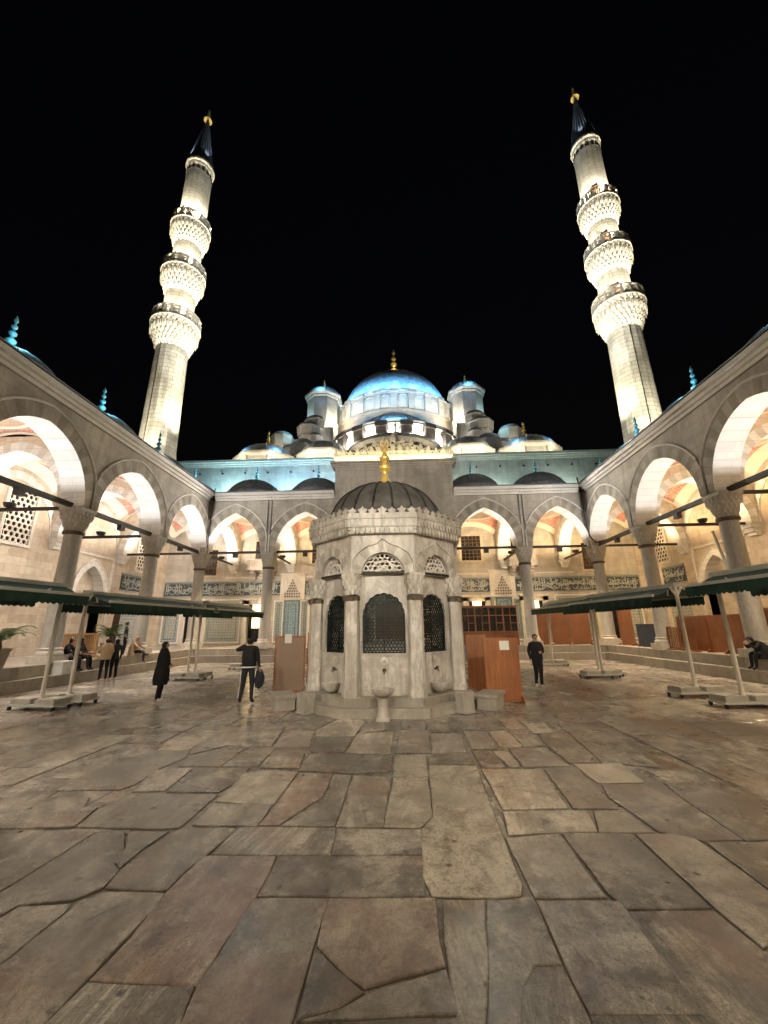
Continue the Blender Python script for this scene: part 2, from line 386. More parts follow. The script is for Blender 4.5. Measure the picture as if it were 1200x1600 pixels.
SLABS=[(4,[(-1.44,4.29),(-0.79,4.29),(-0.77,3.73),(-0.84,2.93),(-1.17,2.94),(-1.48,2.95),(-1.46,3.26),(-1.49,3.76)]),
(3,[(-1.48,2.93),(-0.85,2.92),(-0.81,2.69),(-0.82,2.53),(-1.53,2.51),(-1.51,2.67)]),
(0,[(-1.97,3.76),(-1.5,3.75),(-1.48,3.54),(-1.5,2.94),(-1.52,2.67),(-1.55,2.49),(-2.04,2.48),(-2.17,2.66),(-2.11,3.03),(-2.08,3.56)]),
(2,[(-2.5,3.57),(-2.14,3.61),(-2.11,3.52),(-2.12,3.04),(-2.17,2.81),(-2.55,2.72),(-2.59,3.09)]),
(1,[(-2.75,4.71),(-2.49,4.74),(-2.19,4.3),(-2.17,4.14),(-2.07,4.05),(-2.04,3.82),(-2.15,3.66),(-2.52,3.59),(-2.61,3.35),(-2.77,3.17),(-2.91,3.25),(-2.8,3.73),(-2.77,4.24)]),
(1,[(-3.53,4.74),(-2.77,4.72),(-2.79,4.27),(-2.82,3.75),(-2.91,3.27),(-3.21,3.05),(-3.44,3.15),(-3.55,3.93)]),
(2,[(-2.43,4.72),(-2.03,4.74),(-2.09,4.38),(-2.09,4.1),(-2.19,4.18),(-2.25,4.41)]),
(3,[(-1.96,4.65),(-1.94,4.78),(-1.48,4.83),(-1.36,4.81),(-1.43,4.33),(-1.49,4.06),(-1.51,3.8),(-1.76,3.78),(-2.01,3.81),(-2.06,4.07),(-2.04,4.35)]),
(3,[(-1.35,4.84),(-0.83,4.84),(-0.34,4.84),(-0.31,4.33),(-0.83,4.31),(-1.38,4.32)]),
(5,[(-0.32,4.83),(0.53,4.82),(0.52,4.35),(-0.29,4.33)]),
(5,[(-0.77,4.29),(0.52,4.33),(0.51,3.76),(-0.14,3.74),(-0.76,3.74)]),
(0,[(-0.77,3.71),(-0.22,3.72),(-0.23,3.29),(-0.23,2.94),(-0.23,2.71),(-0.23,2.55),(-0.81,2.53),(-0.8,2.69),(-0.83,2.93)]),
(4,[(-0.21,3.72),(0.59,3.74),(0.58,3.31),(0.6,3.11),(0.13,2.94),(0.02,3.02),(-0.2,3.25)]),
(1,[(-0.21,3.21),(0.01,3.01),(0.12,2.91),(0.0,2.81),(-0.2,2.74),(-0.21,2.97)]),
(2,[(0.14,2.89),(0.6,3.08),(0.65,2.79),(0.21,2.76),(-0.18,2.73),(0.01,2.8)]),
(1,[(-0.2,2.71),(0.65,2.77),(0.65,2.57),(-0.2,2.55)]),
(0,[(-4.62,5.56),(-4.11,5.58),(-3.49,5.57),(-3.35,5.3),(-3.19,5.3),(-3.08,4.82),(-3.84,4.78),(-5.3,4.77),(-5.64,5.29)]),
(2,[(-3.08,5.7),(-1.94,5.67),(-1.96,4.82),(-2.15,4.8),(-2.63,4.81),(-3.07,4.83)]),
(2,[(-1.87,5.42),(-1.17,5.38),(-1.16,4.87),(-1.85,4.88)]),
(6,[(-1.91,6.43),(-1.59,6.58),(-1.14,6.48),(-1.16,5.41),(-1.52,5.43),(-1.87,5.49),(-1.88,5.92)]),
(4,[(-1.1,6.43),(-0.63,6.43),(-0.63,5.62),(-0.94,4.89),(-1.15,4.89),(-1.12,5.41)]),
(2,[(-0.61,6.43),(-0.36,6.38),(-0.36,4.89),(-0.91,4.88),(-0.61,5.61)]),
(3,[(-0.32,6.35),(0.19,6.31),(0.15,4.87),(-0.34,4.87)]),
(6,[(0.22,6.28),(0.69,6.29),(0.67,5.12),(0.52,4.86),(0.16,4.87)]),
(6,[(0.74,6.79),(1.43,6.8),(1.35,5.46),(1.32,4.7),(1.29,3.94),(1.24,3.79),(1.02,3.75),(0.57,3.77),(0.51,4.01),(0.54,4.82),(0.68,5.11)]),
(6,[(1.48,6.66),(2.31,6.63),(2.19,5.35),(1.46,5.31)]),
(6,[(1.45,5.24),(2.22,5.29),(2.36,5.21),(2.27,4.81),(1.38,4.73)]),
(6,[(2.44,5.27),(2.76,5.3),(2.81,4.8),(2.28,4.79)]),
(1,[(2.37,6.66),(2.86,6.77),(2.74,5.33),(2.25,5.34)]),
(6,[(2.86,6.87),(3.56,6.91),(3.47,6.15),(2.87,6.12)]),
(5,[(2.9,6.05),(3.66,6.08),(3.6,5.58),(3.55,4.67),(3.18,4.63),(2.87,4.82),(2.83,5.33),(2.79,5.68)]),
(1,[(3.71,6.13),(4.59,6.2),(4.56,5.59),(4.16,4.7),(3.57,4.65),(3.63,5.6)]),
(2,[(1.34,4.66),(1.88,4.76),(1.87,3.79),(1.34,3.76)]),
(2,[(1.91,4.76),(2.57,4.76),(2.56,3.68),(1.96,3.66),(1.91,3.83)]),
(2,[(2.62,4.76),(3.12,4.79),(3.14,4.39),(3.13,3.89),(3.06,3.48),(2.61,3.31),(2.59,3.67)]),
(1,[(3.19,4.61),(4.11,4.64),(3.75,3.99),(3.11,3.52),(3.15,3.91),(3.17,4.39)]),
(0,[(1.34,3.73),(1.95,3.74),(1.93,3.26),(1.92,2.83),(1.33,2.81),(1.33,3.27)]),
(5,[(1.94,3.62),(2.56,3.65),(2.59,3.27),(2.6,2.86),(2.45,2.63),(1.87,2.61),(1.93,3.11)]),
(0,[(2.6,3.25),(3.08,3.49),(2.99,2.99),(2.69,2.66),(2.51,2.66),(2.62,2.87)]),
(0,[(1.32,2.8),(1.92,2.82),(1.86,2.61),(1.31,2.59)]),
(3,[(0.65,3.72),(0.96,3.73),(0.87,3.16),(0.77,2.74),(0.73,2.58),(0.65,2.57),(0.63,2.73),(0.62,3.31)]),
(1,[(0.97,3.73),(1.33,3.74),(1.3,3.14),(1.14,3.12),(1.04,2.98),(0.95,2.74),(0.88,2.58),(0.74,2.58),(0.78,2.74),(0.87,3.16)]),
(0,[(1.14,3.11),(1.3,3.12),(1.31,2.79),(1.3,2.59),(0.89,2.58),(1.02,2.96)]),
(1,[(0.32,8.94),(0.86,8.94),(0.8,7.41),(0.23,7.4)]),
(2,[(0.91,8.67),(1.46,8.67),(1.38,7.46),(0.82,7.41)]),
(6,[(0.22,7.31),(0.72,7.31),(0.7,6.33),(0.21,6.33)]),
(1,[(0.77,7.16),(1.39,7.36),(1.41,6.85),(0.75,6.79)]),
(3,[(1.53,8.83),(1.99,8.83),(1.92,7.67),(1.5,7.65)]),
(6,[(2.03,8.83),(2.38,8.89),(2.37,7.77),(1.98,7.75)]),
(1,[(1.49,7.55),(1.79,7.55),(1.84,6.72),(1.49,6.7)]),
(6,[(1.82,7.5),(2.07,7.55),(2.05,6.74),(1.89,6.73)]),
(2,[(2.12,7.65),(2.75,7.72),(2.77,6.78),(2.09,6.74)]),
(2,[(2.42,8.89),(2.73,8.93),(2.74,7.82),(2.4,7.77)]),
(0,[(1.38,10.17),(2.42,10.11),(2.37,8.96),(2.03,8.9),(1.32,9.01)]),
(6,[(2.44,10.07),(2.82,9.84),(2.81,9.03),(2.43,9.0)]),
(1,[(0.88,9.95),(1.32,9.95),(1.26,8.8),(0.83,8.8)]),
(1,[(0.31,9.75),(0.84,9.91),(0.8,8.84),(0.33,9.01)]),
(6,[(2.86,9.72),(3.33,9.59),(3.26,8.75),(2.85,8.72)]),
(5,[(2.9,8.66),(3.46,8.65),(3.26,6.94),(2.82,6.9),(2.81,7.9)]),
(5,[(3.52,8.72),(4.3,8.75),(4.12,7.41),(4.04,6.73),(3.31,6.94)]),
(1,[(3.58,9.51),(4.23,9.31),(4.29,8.81),(3.5,8.75)]),
(6,[(-1.38,8.99),(-1.01,10.21),(-0.48,9.76),(-0.57,8.49),(-1.3,8.49)]),
(1,[(-1.29,8.46),(-0.57,8.46),(-0.62,7.45),(-1.16,7.45)]),
(1,[(-0.43,9.76),(-0.06,9.75),(0.02,8.98),(-0.49,8.71)]),
(6,[(-0.5,8.65),(0.15,8.81),(0.15,7.34),(-0.59,7.43)]),
(5,[(-1.14,7.38),(0.19,7.29),(0.17,6.54),(-0.42,6.45),(-1.15,6.56)]),
(2,[(-2.0,8.93),(-1.43,8.92),(-1.26,7.75),(-1.89,7.75)]),
(0,[(-2.83,9.58),(-2.12,9.37),(-1.94,7.8),(-2.72,7.85)]),
(2,[(-3.42,9.19),(-2.77,9.28),(-2.7,7.91),(-3.14,7.33),(-3.27,7.65)]),
(6,[(-3.99,8.2),(-3.56,9.01),(-3.35,8.83),(-3.29,7.62),(-3.81,7.55)]),
(0,[(-4.36,7.28),(-3.83,7.52),(-3.24,7.5),(-3.13,7.17),(-3.25,6.61),(-3.21,6.01),(-3.29,5.83),(-4.1,5.81)]),
(2,[(-3.27,6.58),(-2.75,6.64),(-2.68,5.8),(-3.08,5.76)]),
(1,[(-2.66,6.64),(-1.9,6.66),(-1.86,6.15),(-1.97,5.75),(-2.63,5.76),(-2.62,6.14)]),
(1,[(-2.3,7.65),(-1.84,7.7),(-1.8,6.74),(-2.35,6.74)]),
(2,[(-3.07,7.26),(-2.35,7.67),(-2.38,6.74),(-3.0,6.74)]),
(1,[(-1.7,7.47),(-1.25,7.38),(-1.17,6.67),(-1.75,6.68)]),
(0,[(-1.96,10.22),(-1.07,10.25),(-1.41,9.03),(-1.97,9.0)])]
# ---------------------------------------------------------------- ground and paving
g = MB(); g.box(-160, 160, -120, 200, -.6, -.03); tag(g.build('ground', M['mortar']), None, None, None, 'structure')
CX0, CX1, CY0, CY1 = -12.45, 12.45, .25, 26.05
def inpoly(p, poly):
    c = False; n = len(poly); j = n - 1
    for i in range(n):
        (xi, yi), (xj, yj) = poly[i], poly[j]
        if (yi > p[1]) != (yj > p[1]) and p[0] < (xj - xi) * (p[1] - yi) / (yj - yi + 1e-12) + xi: c = not c
        j = i
    return c
def shrink(poly, d):
    n = len(poly); A = sum(poly[i][0] * poly[(i + 1) % n][1] - poly[(i + 1) % n][0] * poly[i][1] for i in range(n))
    sgn = 1 if A > 0 else -1; out = []
    for i in range(n):
        a = Vector(poly[i - 1]); b = Vector(poly[i]); c = Vector(poly[(i + 1) % n])
        d1 = (b - a); d2 = (c - b)
        if d1.length < 1e-6 or d2.length < 1e-6: out.append(tuple(b)); continue
        n1 = Vector((-d1.y, d1.x)).normalized() * sgn; n2 = Vector((-d2.y, d2.x)).normalized() * sgn
        m = (n1 + n2); k = d / max(.35, 1 + n1.dot(n2))
        out.append((b.x + m.x * k, b.y + m.y * k))
    return out
def rough_edge(poly, step=.22, amp=.010):
    out = []; n = len(poly)
    for i in range(n):
        a = Vector(poly[i]); b = Vector(poly[(i + 1) % n]); k = max(1, int((b - a).length / step))
        nn = Vector((-(b - a).y, (b - a).x)).normalized() if (b - a).length > 1e-6 else Vector((0, 0))
        for j in range(k):
            q = a.lerp(b, j / k)
            if j: q = q + nn * random.uniform(-amp, amp)
            out.append((q.x, q.y))
    return out
fl = MB()
def slab(poly, kind, z, gap=.006):
    rnd = (random.random(), random.random(), random.random(), min(.999, kind / 6 + .01))
    p = rough_edge(shrink(poly, gap))
    tx = random.uniform(-.0025, .0025); ty = random.uniform(-.0025, .0025); cx = sum(q[0] for q in p) / len(p); cy = sum(q[1] for q in p) / len(p)
    zz = lambda q: z + (q[0] - cx) * tx + (q[1] - cy) * ty
    inner = shrink(p, .010)
    n = len(p)
    top = [fl.add((q[0], q[1], zz(q))) for q in inner]; ed = [fl.add((q[0], q[1], zz(q) - .004)) for q in p]
    lo = [fl.add((q[0], q[1], z - .045)) for q in p]
    fl.face(top, 0, rnd)
    for i in range(n):
        j = (i + 1) % n
        fl.face((ed[i], ed[j], top[j], top[i]), 0, rnd); fl.face((lo[i], lo[j], ed[j], ed[i]), 0, rnd)
REG = [w for t, w in SLABS]
def hit(poly):
    cx = sum(p[0] for p in poly) / len(poly); cy = sum(p[1] for p in poly) / len(poly)
    x0 = min(p[0] for p in poly); x1 = max(p[0] for p in poly); y0 = min(p[1] for p in poly); y1 = max(p[1] for p in poly)
    k = 0; h = 0
    for i in range(7):
        for j in range(9):
            q = (x0 + (x1 - x0) * (i + .5) / 7, y0 + (y1 - y0) * (j + .5) / 9); k += 1
            if any(inpoly(q, r) for r in REG): h += 1
    return h / k
# strips of slabs running away from the gate; where the surveyed slabs lie, only the leftover pieces are laid
x = CX0; lastcuts = None
while x < CX1:
    w = random.uniform(.55, .98); x2 = min(CX1, x + w)
    if CX1 - x2 < .35: x2 = CX1
    y = CY0 - random.uniform(0, 1.2)
    sk0 = random.uniform(-.02, .02)
    while y < CY1:
        L = random.choice((.55, .8, 1.1, 1.4, 1.8, 2.3)) * random.uniform(.85, 1.2); y2 = min(CY1, y + L)
        if CY1 - y2 < .3: y2 = CY1
        a = random.uniform(-.03, .03); b = random.uniform(-.03, .03)
        pl = [(x, max(y, CY0)), (x2, max(y, CY0) + a * (y > CY0)), (x2, y2 + b * (y2 < CY1)), (x, y2)]
        pieces = [pl]
        if random.random() < .3 and L > 1. and y > CY0:
            s = random.uniform(.3, .7); e = random.uniform(-.18, .18); m0 = (x, y + L * s); m1 = (x2, y + L * s + e)
            pieces = [[pl[0], pl[1], m1, m0], [m0, m1, pl[2], pl[3]]]
        for pc in pieces:
            if y2 <= CY0 + .1: continue
            f = hit(pc)
            if f < .04: slab(pc, random.choice((0, 1, 2, 0, 1, 2, 5, 3, 4, 6)), 0.)
            else: slab(pc, random.choice((0, 1, 5, 1)), -.013, .001)        # bedding pieces under and around the surveyed slabs
        y = y2
    x = x2
for t, w in SLABS: slab(w, t, .003, -.003)
for t, w in SLABS: fl.poly([(x_, y_, -.0085) for x_, y_ in shrink(w, -.010)], 1)
tag(fl.build('marble_paving', [M['slab'], M['mortar']]), None, None, None, 'structure')

# platform of the porticoes: two steps all round
pf = MB()
def ring_step(ix0, ix1, iy0, iy1, z0, z1, o=19.5, oy0=-8., oy1=33.):
    # top and inner faces built block by block so that every kerb stone has its own tint
    def run(a, b, fixed, axis, inner, outer):
        s = a
        while s < b - .01:
            L = random.uniform(1.1, 2.3); e = min(b, s + L)
            if b - e < .5: e = b
            k = random.uniform(.8, 1.12); t = (k, k * random.uniform(.96, 1.), k * random.uniform(.92, .99), 0)
            lo, hi = min(inner, outer), max(inner, outer)
            if axis == 'y': pf.box(lo, hi, s + .003, e - .003, z0, z1 + random.uniform(-.004, .004), 0, t)
            else: pf.box(s + .003, e - .003, lo, hi, z0, z1 + random.uniform(-.004, .004), 0, t)
            s = e
    run(iy0, iy1, 0, 'y', ix0, ix0 - .8); run(iy0, iy1, 0, 'y', ix1, ix1 + .8)
    run(ix0 - .8, ix1 + .8, 0, 'x', iy1, iy1 + .8); run(ix0 - .8, ix1 + .8, 0, 'x', iy0, iy0 - .8)
ring_step(-12.45, 12.45, .25, 26.05, -.2, .40)
ring_step(-12.80, 12.80, -.1, 26.40, -.2, .80)
pf.box(-18.95, -13.6, -7., 32.5, -.2, .79); pf.box(13.6, 18.95, -7., 32.5, -.2, .79)
pf.box(-13.6, 13.6, 27.2, 32.5, -.2, .79); pf.box(-13.6, 13.6, -7., -.9, -.2, .79)
tag(pf.build('portico_platform', M['step']), None, None, None, 'structure')

# ---------------------------------------------------------------- arches and vaults
ZS = 6.95
def arc(w, h, n=12, d=0.):
    R = (w * w + h * h) / (2 * w); c = R - w; R2 = R + d
    th = math.atan2(math.sqrt(max(1e-9, R2 * R2 - c * c)), c)
    right = [(-c + R2 * math.cos(th * i / n), R2 * math.sin(th * i / n)) for i in range(n + 1)]
    return [(-x, z) for x, z in right][:0] + [(-x, z) for x, z in right] + [(x, z) for x, z in right[::-1][1:]]
def vtint(k, light=1.08, dark=.56):
    j = random.uniform(-.05, .05)
    return (light + j,) * 3 + (0,) if k % 2 else ((dark + j) * 1.02, dark + j, (dark + j) * .94, 0)
def arch_wall(mb, u0, u1, z0, z1, v0, v1, ops, mi_face=0, mi_in=1, ring=.58, ringmi=2, zsp=None, proud=.03, back=True, n=12, faces=(True, True), moul=True, step=1, tone=(1.02, .76)):
    """wall along u between v0 and v1 with pointed openings ops=(a,b,spring,rise)"""
    cur = u0; ops = sorted(ops)
    for a, b, zs, h in ops:
        if a - cur > .01: mb.box(cur, a, v0, v1, z0, z1, mi_face)
        w = (b - a) / 2; c = (a + b) / 2; P = arc(w, h, n)
        P = [(c + x, zs + z) for x, z in P]
        if zs - z0 > .01:
            pass
        for vv, on in ((v0, faces[0]), (v1, faces[1])):
            if not on: continue
            for i in range(len(P) - 1):
                (xa, za), (xb, zb) = P[i], P[i + 1]
                mb.poly([(xa, vv, za), (xb, vv, zb), (xb, vv, z1), (xa, vv, z1)], mi_face)
        for i in range(len(P) - 1):
            (xa, za), (xb, zb) = P[i], P[i + 1]
            k = random.uniform(.94, 1.04) if (i // 1) % 2 else random.uniform(.86, .97)
            mb.poly([(xa, v0, za), (xa, v1, za), (xb, v1, zb), (xb, v0, zb)], mi_in, (k, k, k * .99, 0))
        if zs - z0 > .01:
            mb.poly([(a, v0, z0), (a, v1, z0), (a, v1, zs), (a, v0, zs)], mi_in); mb.poly([(b, v0, z0), (b, v1, z0), (b, v1, zs), (b, v0, zs)], mi_in)
        mb.poly([(a, v0, z1), (b, v0, z1), (b, v1, z1), (a, v1, z1)], mi_face)
        if ring:
            lim0 = a - .40; lim1 = b + .40
            Q = [(max(lim0, min(lim1, c + x)), zs + z) for x, z in arc(w, h, n, ring)]
            for vv, sg in ((v0, -1), (v1, 1)):
                if (sg < 0 and not faces[0]) or (sg > 0 and not back): continue
                vp = vv + sg * proud
                for i in range(len(P) - 1):
                    t = vtint(i // step + (0 if i < n else 1), *tone)
                    mb.poly([(P[i][0], vp, P[i][1]), (P[i + 1][0], vp, P[i + 1][1]), (Q[i + 1][0], vp, Q[i + 1][1]), (Q[i][0], vp, Q[i][1])], ringmi, t)
                    mb.poly([(Q[i][0], vp, Q[i][1]), (Q[i + 1][0], vp, Q[i + 1][1]), (Q[i + 1][0], vv, Q[i + 1][1]), (Q[i][0], vv, Q[i][1])], ringmi, t)
                    mb.poly([(P[i][0], vp, P[i][1]), (P[i + 1][0], vp, P[i + 1][1]), (P[i + 1][0], vv, P[i + 1][1]), (P[i][0], vv, P[i][1])], mi_in)
                if moul:
                    T = [(max(lim0, min(lim1, c + x)), vp, zs + z) for x, z in arc(w, h, n, ring + .05)]
                    mb.tube(T, .055, 6, mi_in)
        cur = b
    if u1 - cur > .01: mb.box(cur, u1, v0, v1, z0, z1, mi_face)

def vault_mesh(hx, hy):
    mb = MB(); R2 = (hx + .43) ** 2 + (hy + .43) ** 2; zc = ZS; r0 = 2.05; n = 64; m = 8
    def bound(a):
        ca, sa = math.cos(a), math.sin(a); k = min(hx / max(1e-6, abs(ca)), hy / max(1e-6, abs(sa)))
        return k * ca, k * sa
    rings = []
    for i in range(m + 1):
        rr = []
        for j in range(n):
            a = 2 * PI * (j + .5) / n; bx, by = bound(a); cx, cy = r0 * math.cos(a), r0 * math.sin(a)
            t = i / m; x = bx + (cx - bx) * t; y = by + (cy - by) * t
            rr.append((x, y, zc + math.sqrt(max(0., R2 - x * x - y * y))))
        rings.append(rr)
    z0 = rings[-1][0][2]
    mb.loft(rings, True)
    prof = [(r0, z0), (r0 - .10, z0), (r0 - .10, z0 + .12), (r0 + .02, z0 + .16), (r0 + .02, z0 + .34)]
    for k in range(1, 11):
        a = PI / 2 * k / 10; prof.append(((r0 + .02) * math.cos(a) + 1e-3, z0 + .34 + 1.55 * math.sin(a)))
    mb.lathe(prof, n, rot=PI / n)
    return mb.mesh('vault', [M['vault']], 30)

# shared column parts ------------------------------------------------------------
def col_shaft():
    mb = MB(); mb.lathe([(.36, 1.36), (.345, 1.42), (.34, 3.2), (.31, 5.84)], 28); return mb.mesh('shaft', [M['column']], 40)
def col_base():
    mb = MB(); mb.box(-.46, .46, -.46, .46, .78, 1.08)
    mb.lathe([(.44, 1.08), (.455, 1.14), (.43, 1.21), (.39, 1.23), (.375, 1.28), (.395, 1.31), (.40, 1.34), (.37, 1.37), (.3, 1.37)], 28); return mb.mesh('base', [M['whitestone']], 35)
def col_collar():
    mb = MB(); mb.lathe([(.31, 5.80), (.385, 5.82), (.40, 5.88), (.385, 5.94), (.31, 5.96)], 28); return mb.mesh('collar', [M['bronze']], 35)
def zig(n, r, d, z, ph, sq=0.):
    out = []
    for j in range(n):
        a = 2 * PI * (j + ph) / n; rr = r + (d if j % 2 else 0.)
        x, y = math.cos(a), math.sin(a)
        k = 1. / max(abs(x), abs(y)); f = 1 + (k - 1) * sq
        out.append((x * rr * f, y * rr * f, z))
    return out
def col_capital():
    mb = MB(); R = []
    for i in range(5):
        z = 5.94 + i * .165; r = .30 + .035 * i; sq = .18 * i
        R.append(zig(32, r + .018, .035, z, i % 2, sq)); R.append(zig(32, r + .03, .05, z + .12, i % 2, sq)); R.append(zig(32, r + .055, .02, z + .15, i % 2, sq))
    mb.loft(R, True, True, True)
    mb.box(-.43, .43, -.43, .43, 6.74, 6.80); mb.box(-.46, .46, -.46, .46, 6.80, 6.95); return mb.mesh('capital', [M['capital']], 25)
CM = None
def column(parent, u, v, M4):
    global CM
    if CM is None: CM = (col_shaft(), col_base(), col_collar(), col_capital())
    p = M4 @ Vector((u, v, 0))
    s = link('column', CM[0], parent, p)
    for nm, me in zip(('base', 'collar', 'capital'), CM[1:]): link(nm, me, s)
    return s
def finial_mesh(h=1.4, mat='cyanlit', name='finial', r=1.):
    mb = MB(); k = h / 1.4
    prof = [(.30 * r, 0), (.27 * r, .06), (.13 * r, .16), (.075 * r, .28), (.16 * r, .36), (.17 * r, .43), (.075 * r, .52), (.05 * r, .58), (.125 * r, .66), (.13 * r, .72), (.055 * r, .80), (.04 * r, .86), (.095 * r, .92), (.095 * r, .98), (.04 * r, 1.05), (.03 * r, 1.10), (.075 * r, 1.18), (.06 * r, 1.25), (.004, 1.4)]
    mb.lathe([(a * k, b * k) for a, b in prof], 16); return mb.mesh(name, [M[mat]], 40)
def dome_mesh(r, h, seg=24, rib=.03, name='dome', mat='lead', drum=.22, wall=None):
    mb = MB(); prof = [(r + .10, -drum), (r + .10, -.02), (r, .02)]
    R = (r * r + h * h) / (2 * h); cz = h - R; a0 = math.asin(min(1, r / R)) if h <= r else PI - math.asin(min(1, r / R))
    for i in range(1, 13):
        a = a0 * (1 - i / 12); prof.append((max(.004, R * math.sin(a)), cz + R * math.cos(a)))
    mb.lathe(prof, seg * 2)
    for j in range(seg):
        a = 2 * PI * j / seg
        mb.tube([(q * math.cos(a), q * math.sin(a), z + rib * .2) for q, z in prof[2:-1]], rib, 4)
    return mb.mesh(name, [M[mat]], 50)
def hexgrille(mb, w, h, cell=.20, wall=.045, depth=.05, arch=None, y=0., fill=0):
    """pierced plate of hexagon cells in the xz plane, origin bottom centre"""
    dx = cell; dz = cell * .866; j = 0; z = dz * .5
    while z < h:
        x = -w / 2 + (dx / 2 if j % 2 else 0.) + dx * .25
        while x < w / 2:
            top = arch(x) if arch else h
            if z + cell * .45 < top + .02 and abs(x) < w / 2 - cell * .2:
                ro = cell * .5774; ri = ro - wall
                po = [(x + ro * math.cos(PI / 6 + k * PI / 3), z + ro * math.sin(PI / 6 + k * PI / 3)) for k in range(6)]
                pi_ = [(x + ri * math.cos(PI / 6 + k * PI / 3), z + ri * math.sin(PI / 6 + k * PI / 3)) for k in range(6)]
                for k in range(6):
                    l = (k + 1) % 6
                    mb.poly([(po[k][0], y, po[k][1]), (po[l][0], y, po[l][1]), (pi_[l][0], y, pi_[l][1]), (pi_[k][0], y, pi_[k][1])], fill)
                    mb.poly([(pi_[k][0], y, pi_[k][1]), (pi_[l][0], y, pi_[l][1]), (pi_[l][0], y + depth, pi_[l][1]), (pi_[k][0], y + depth, pi_[k][1])], fill)
            x += dx
        z += dz; j += 1

# ---------------------------------------------------------------- arcades
FINV = finial_mesh(1.35, 'cyanlit'); FINS = finial_mesh(1.85, 'cyanlit', 'finial', .92)
DOMEP = dome_mesh(2.15, 1.35, 24, .022)
VA = {}
def vault(parent, cx, cy, hx, hy):
    k = (round(hx, 2), round(hy, 2))
    if k not in VA: VA[k] = vault_mesh(hx, hy)
    return link('vault', VA[k], parent, (cx, cy, 0))
def console(mb, u, v, mi):
    for i, (d, h0, h1) in enumerate(((.50, 6.72, 6.95), (.38, 6.52, 6.72), (.26, 6.34, 6.52))):
        mb.box(u - .34 + i * .05, u + .34 - i * .05, v - d, v + .05, h0, h1, mi)
def cornice(mb, u0, u1, v, z=10.5, mi=0, sgn=-1):
    for d, a, b in ((.10, 0., .16), (.22, .16, .32), (.36, .32, .52)):
        lo, hi = sorted((v, v + sgn * d)); mb.box(u0, u1, lo, hi, z + a, z + b, mi)

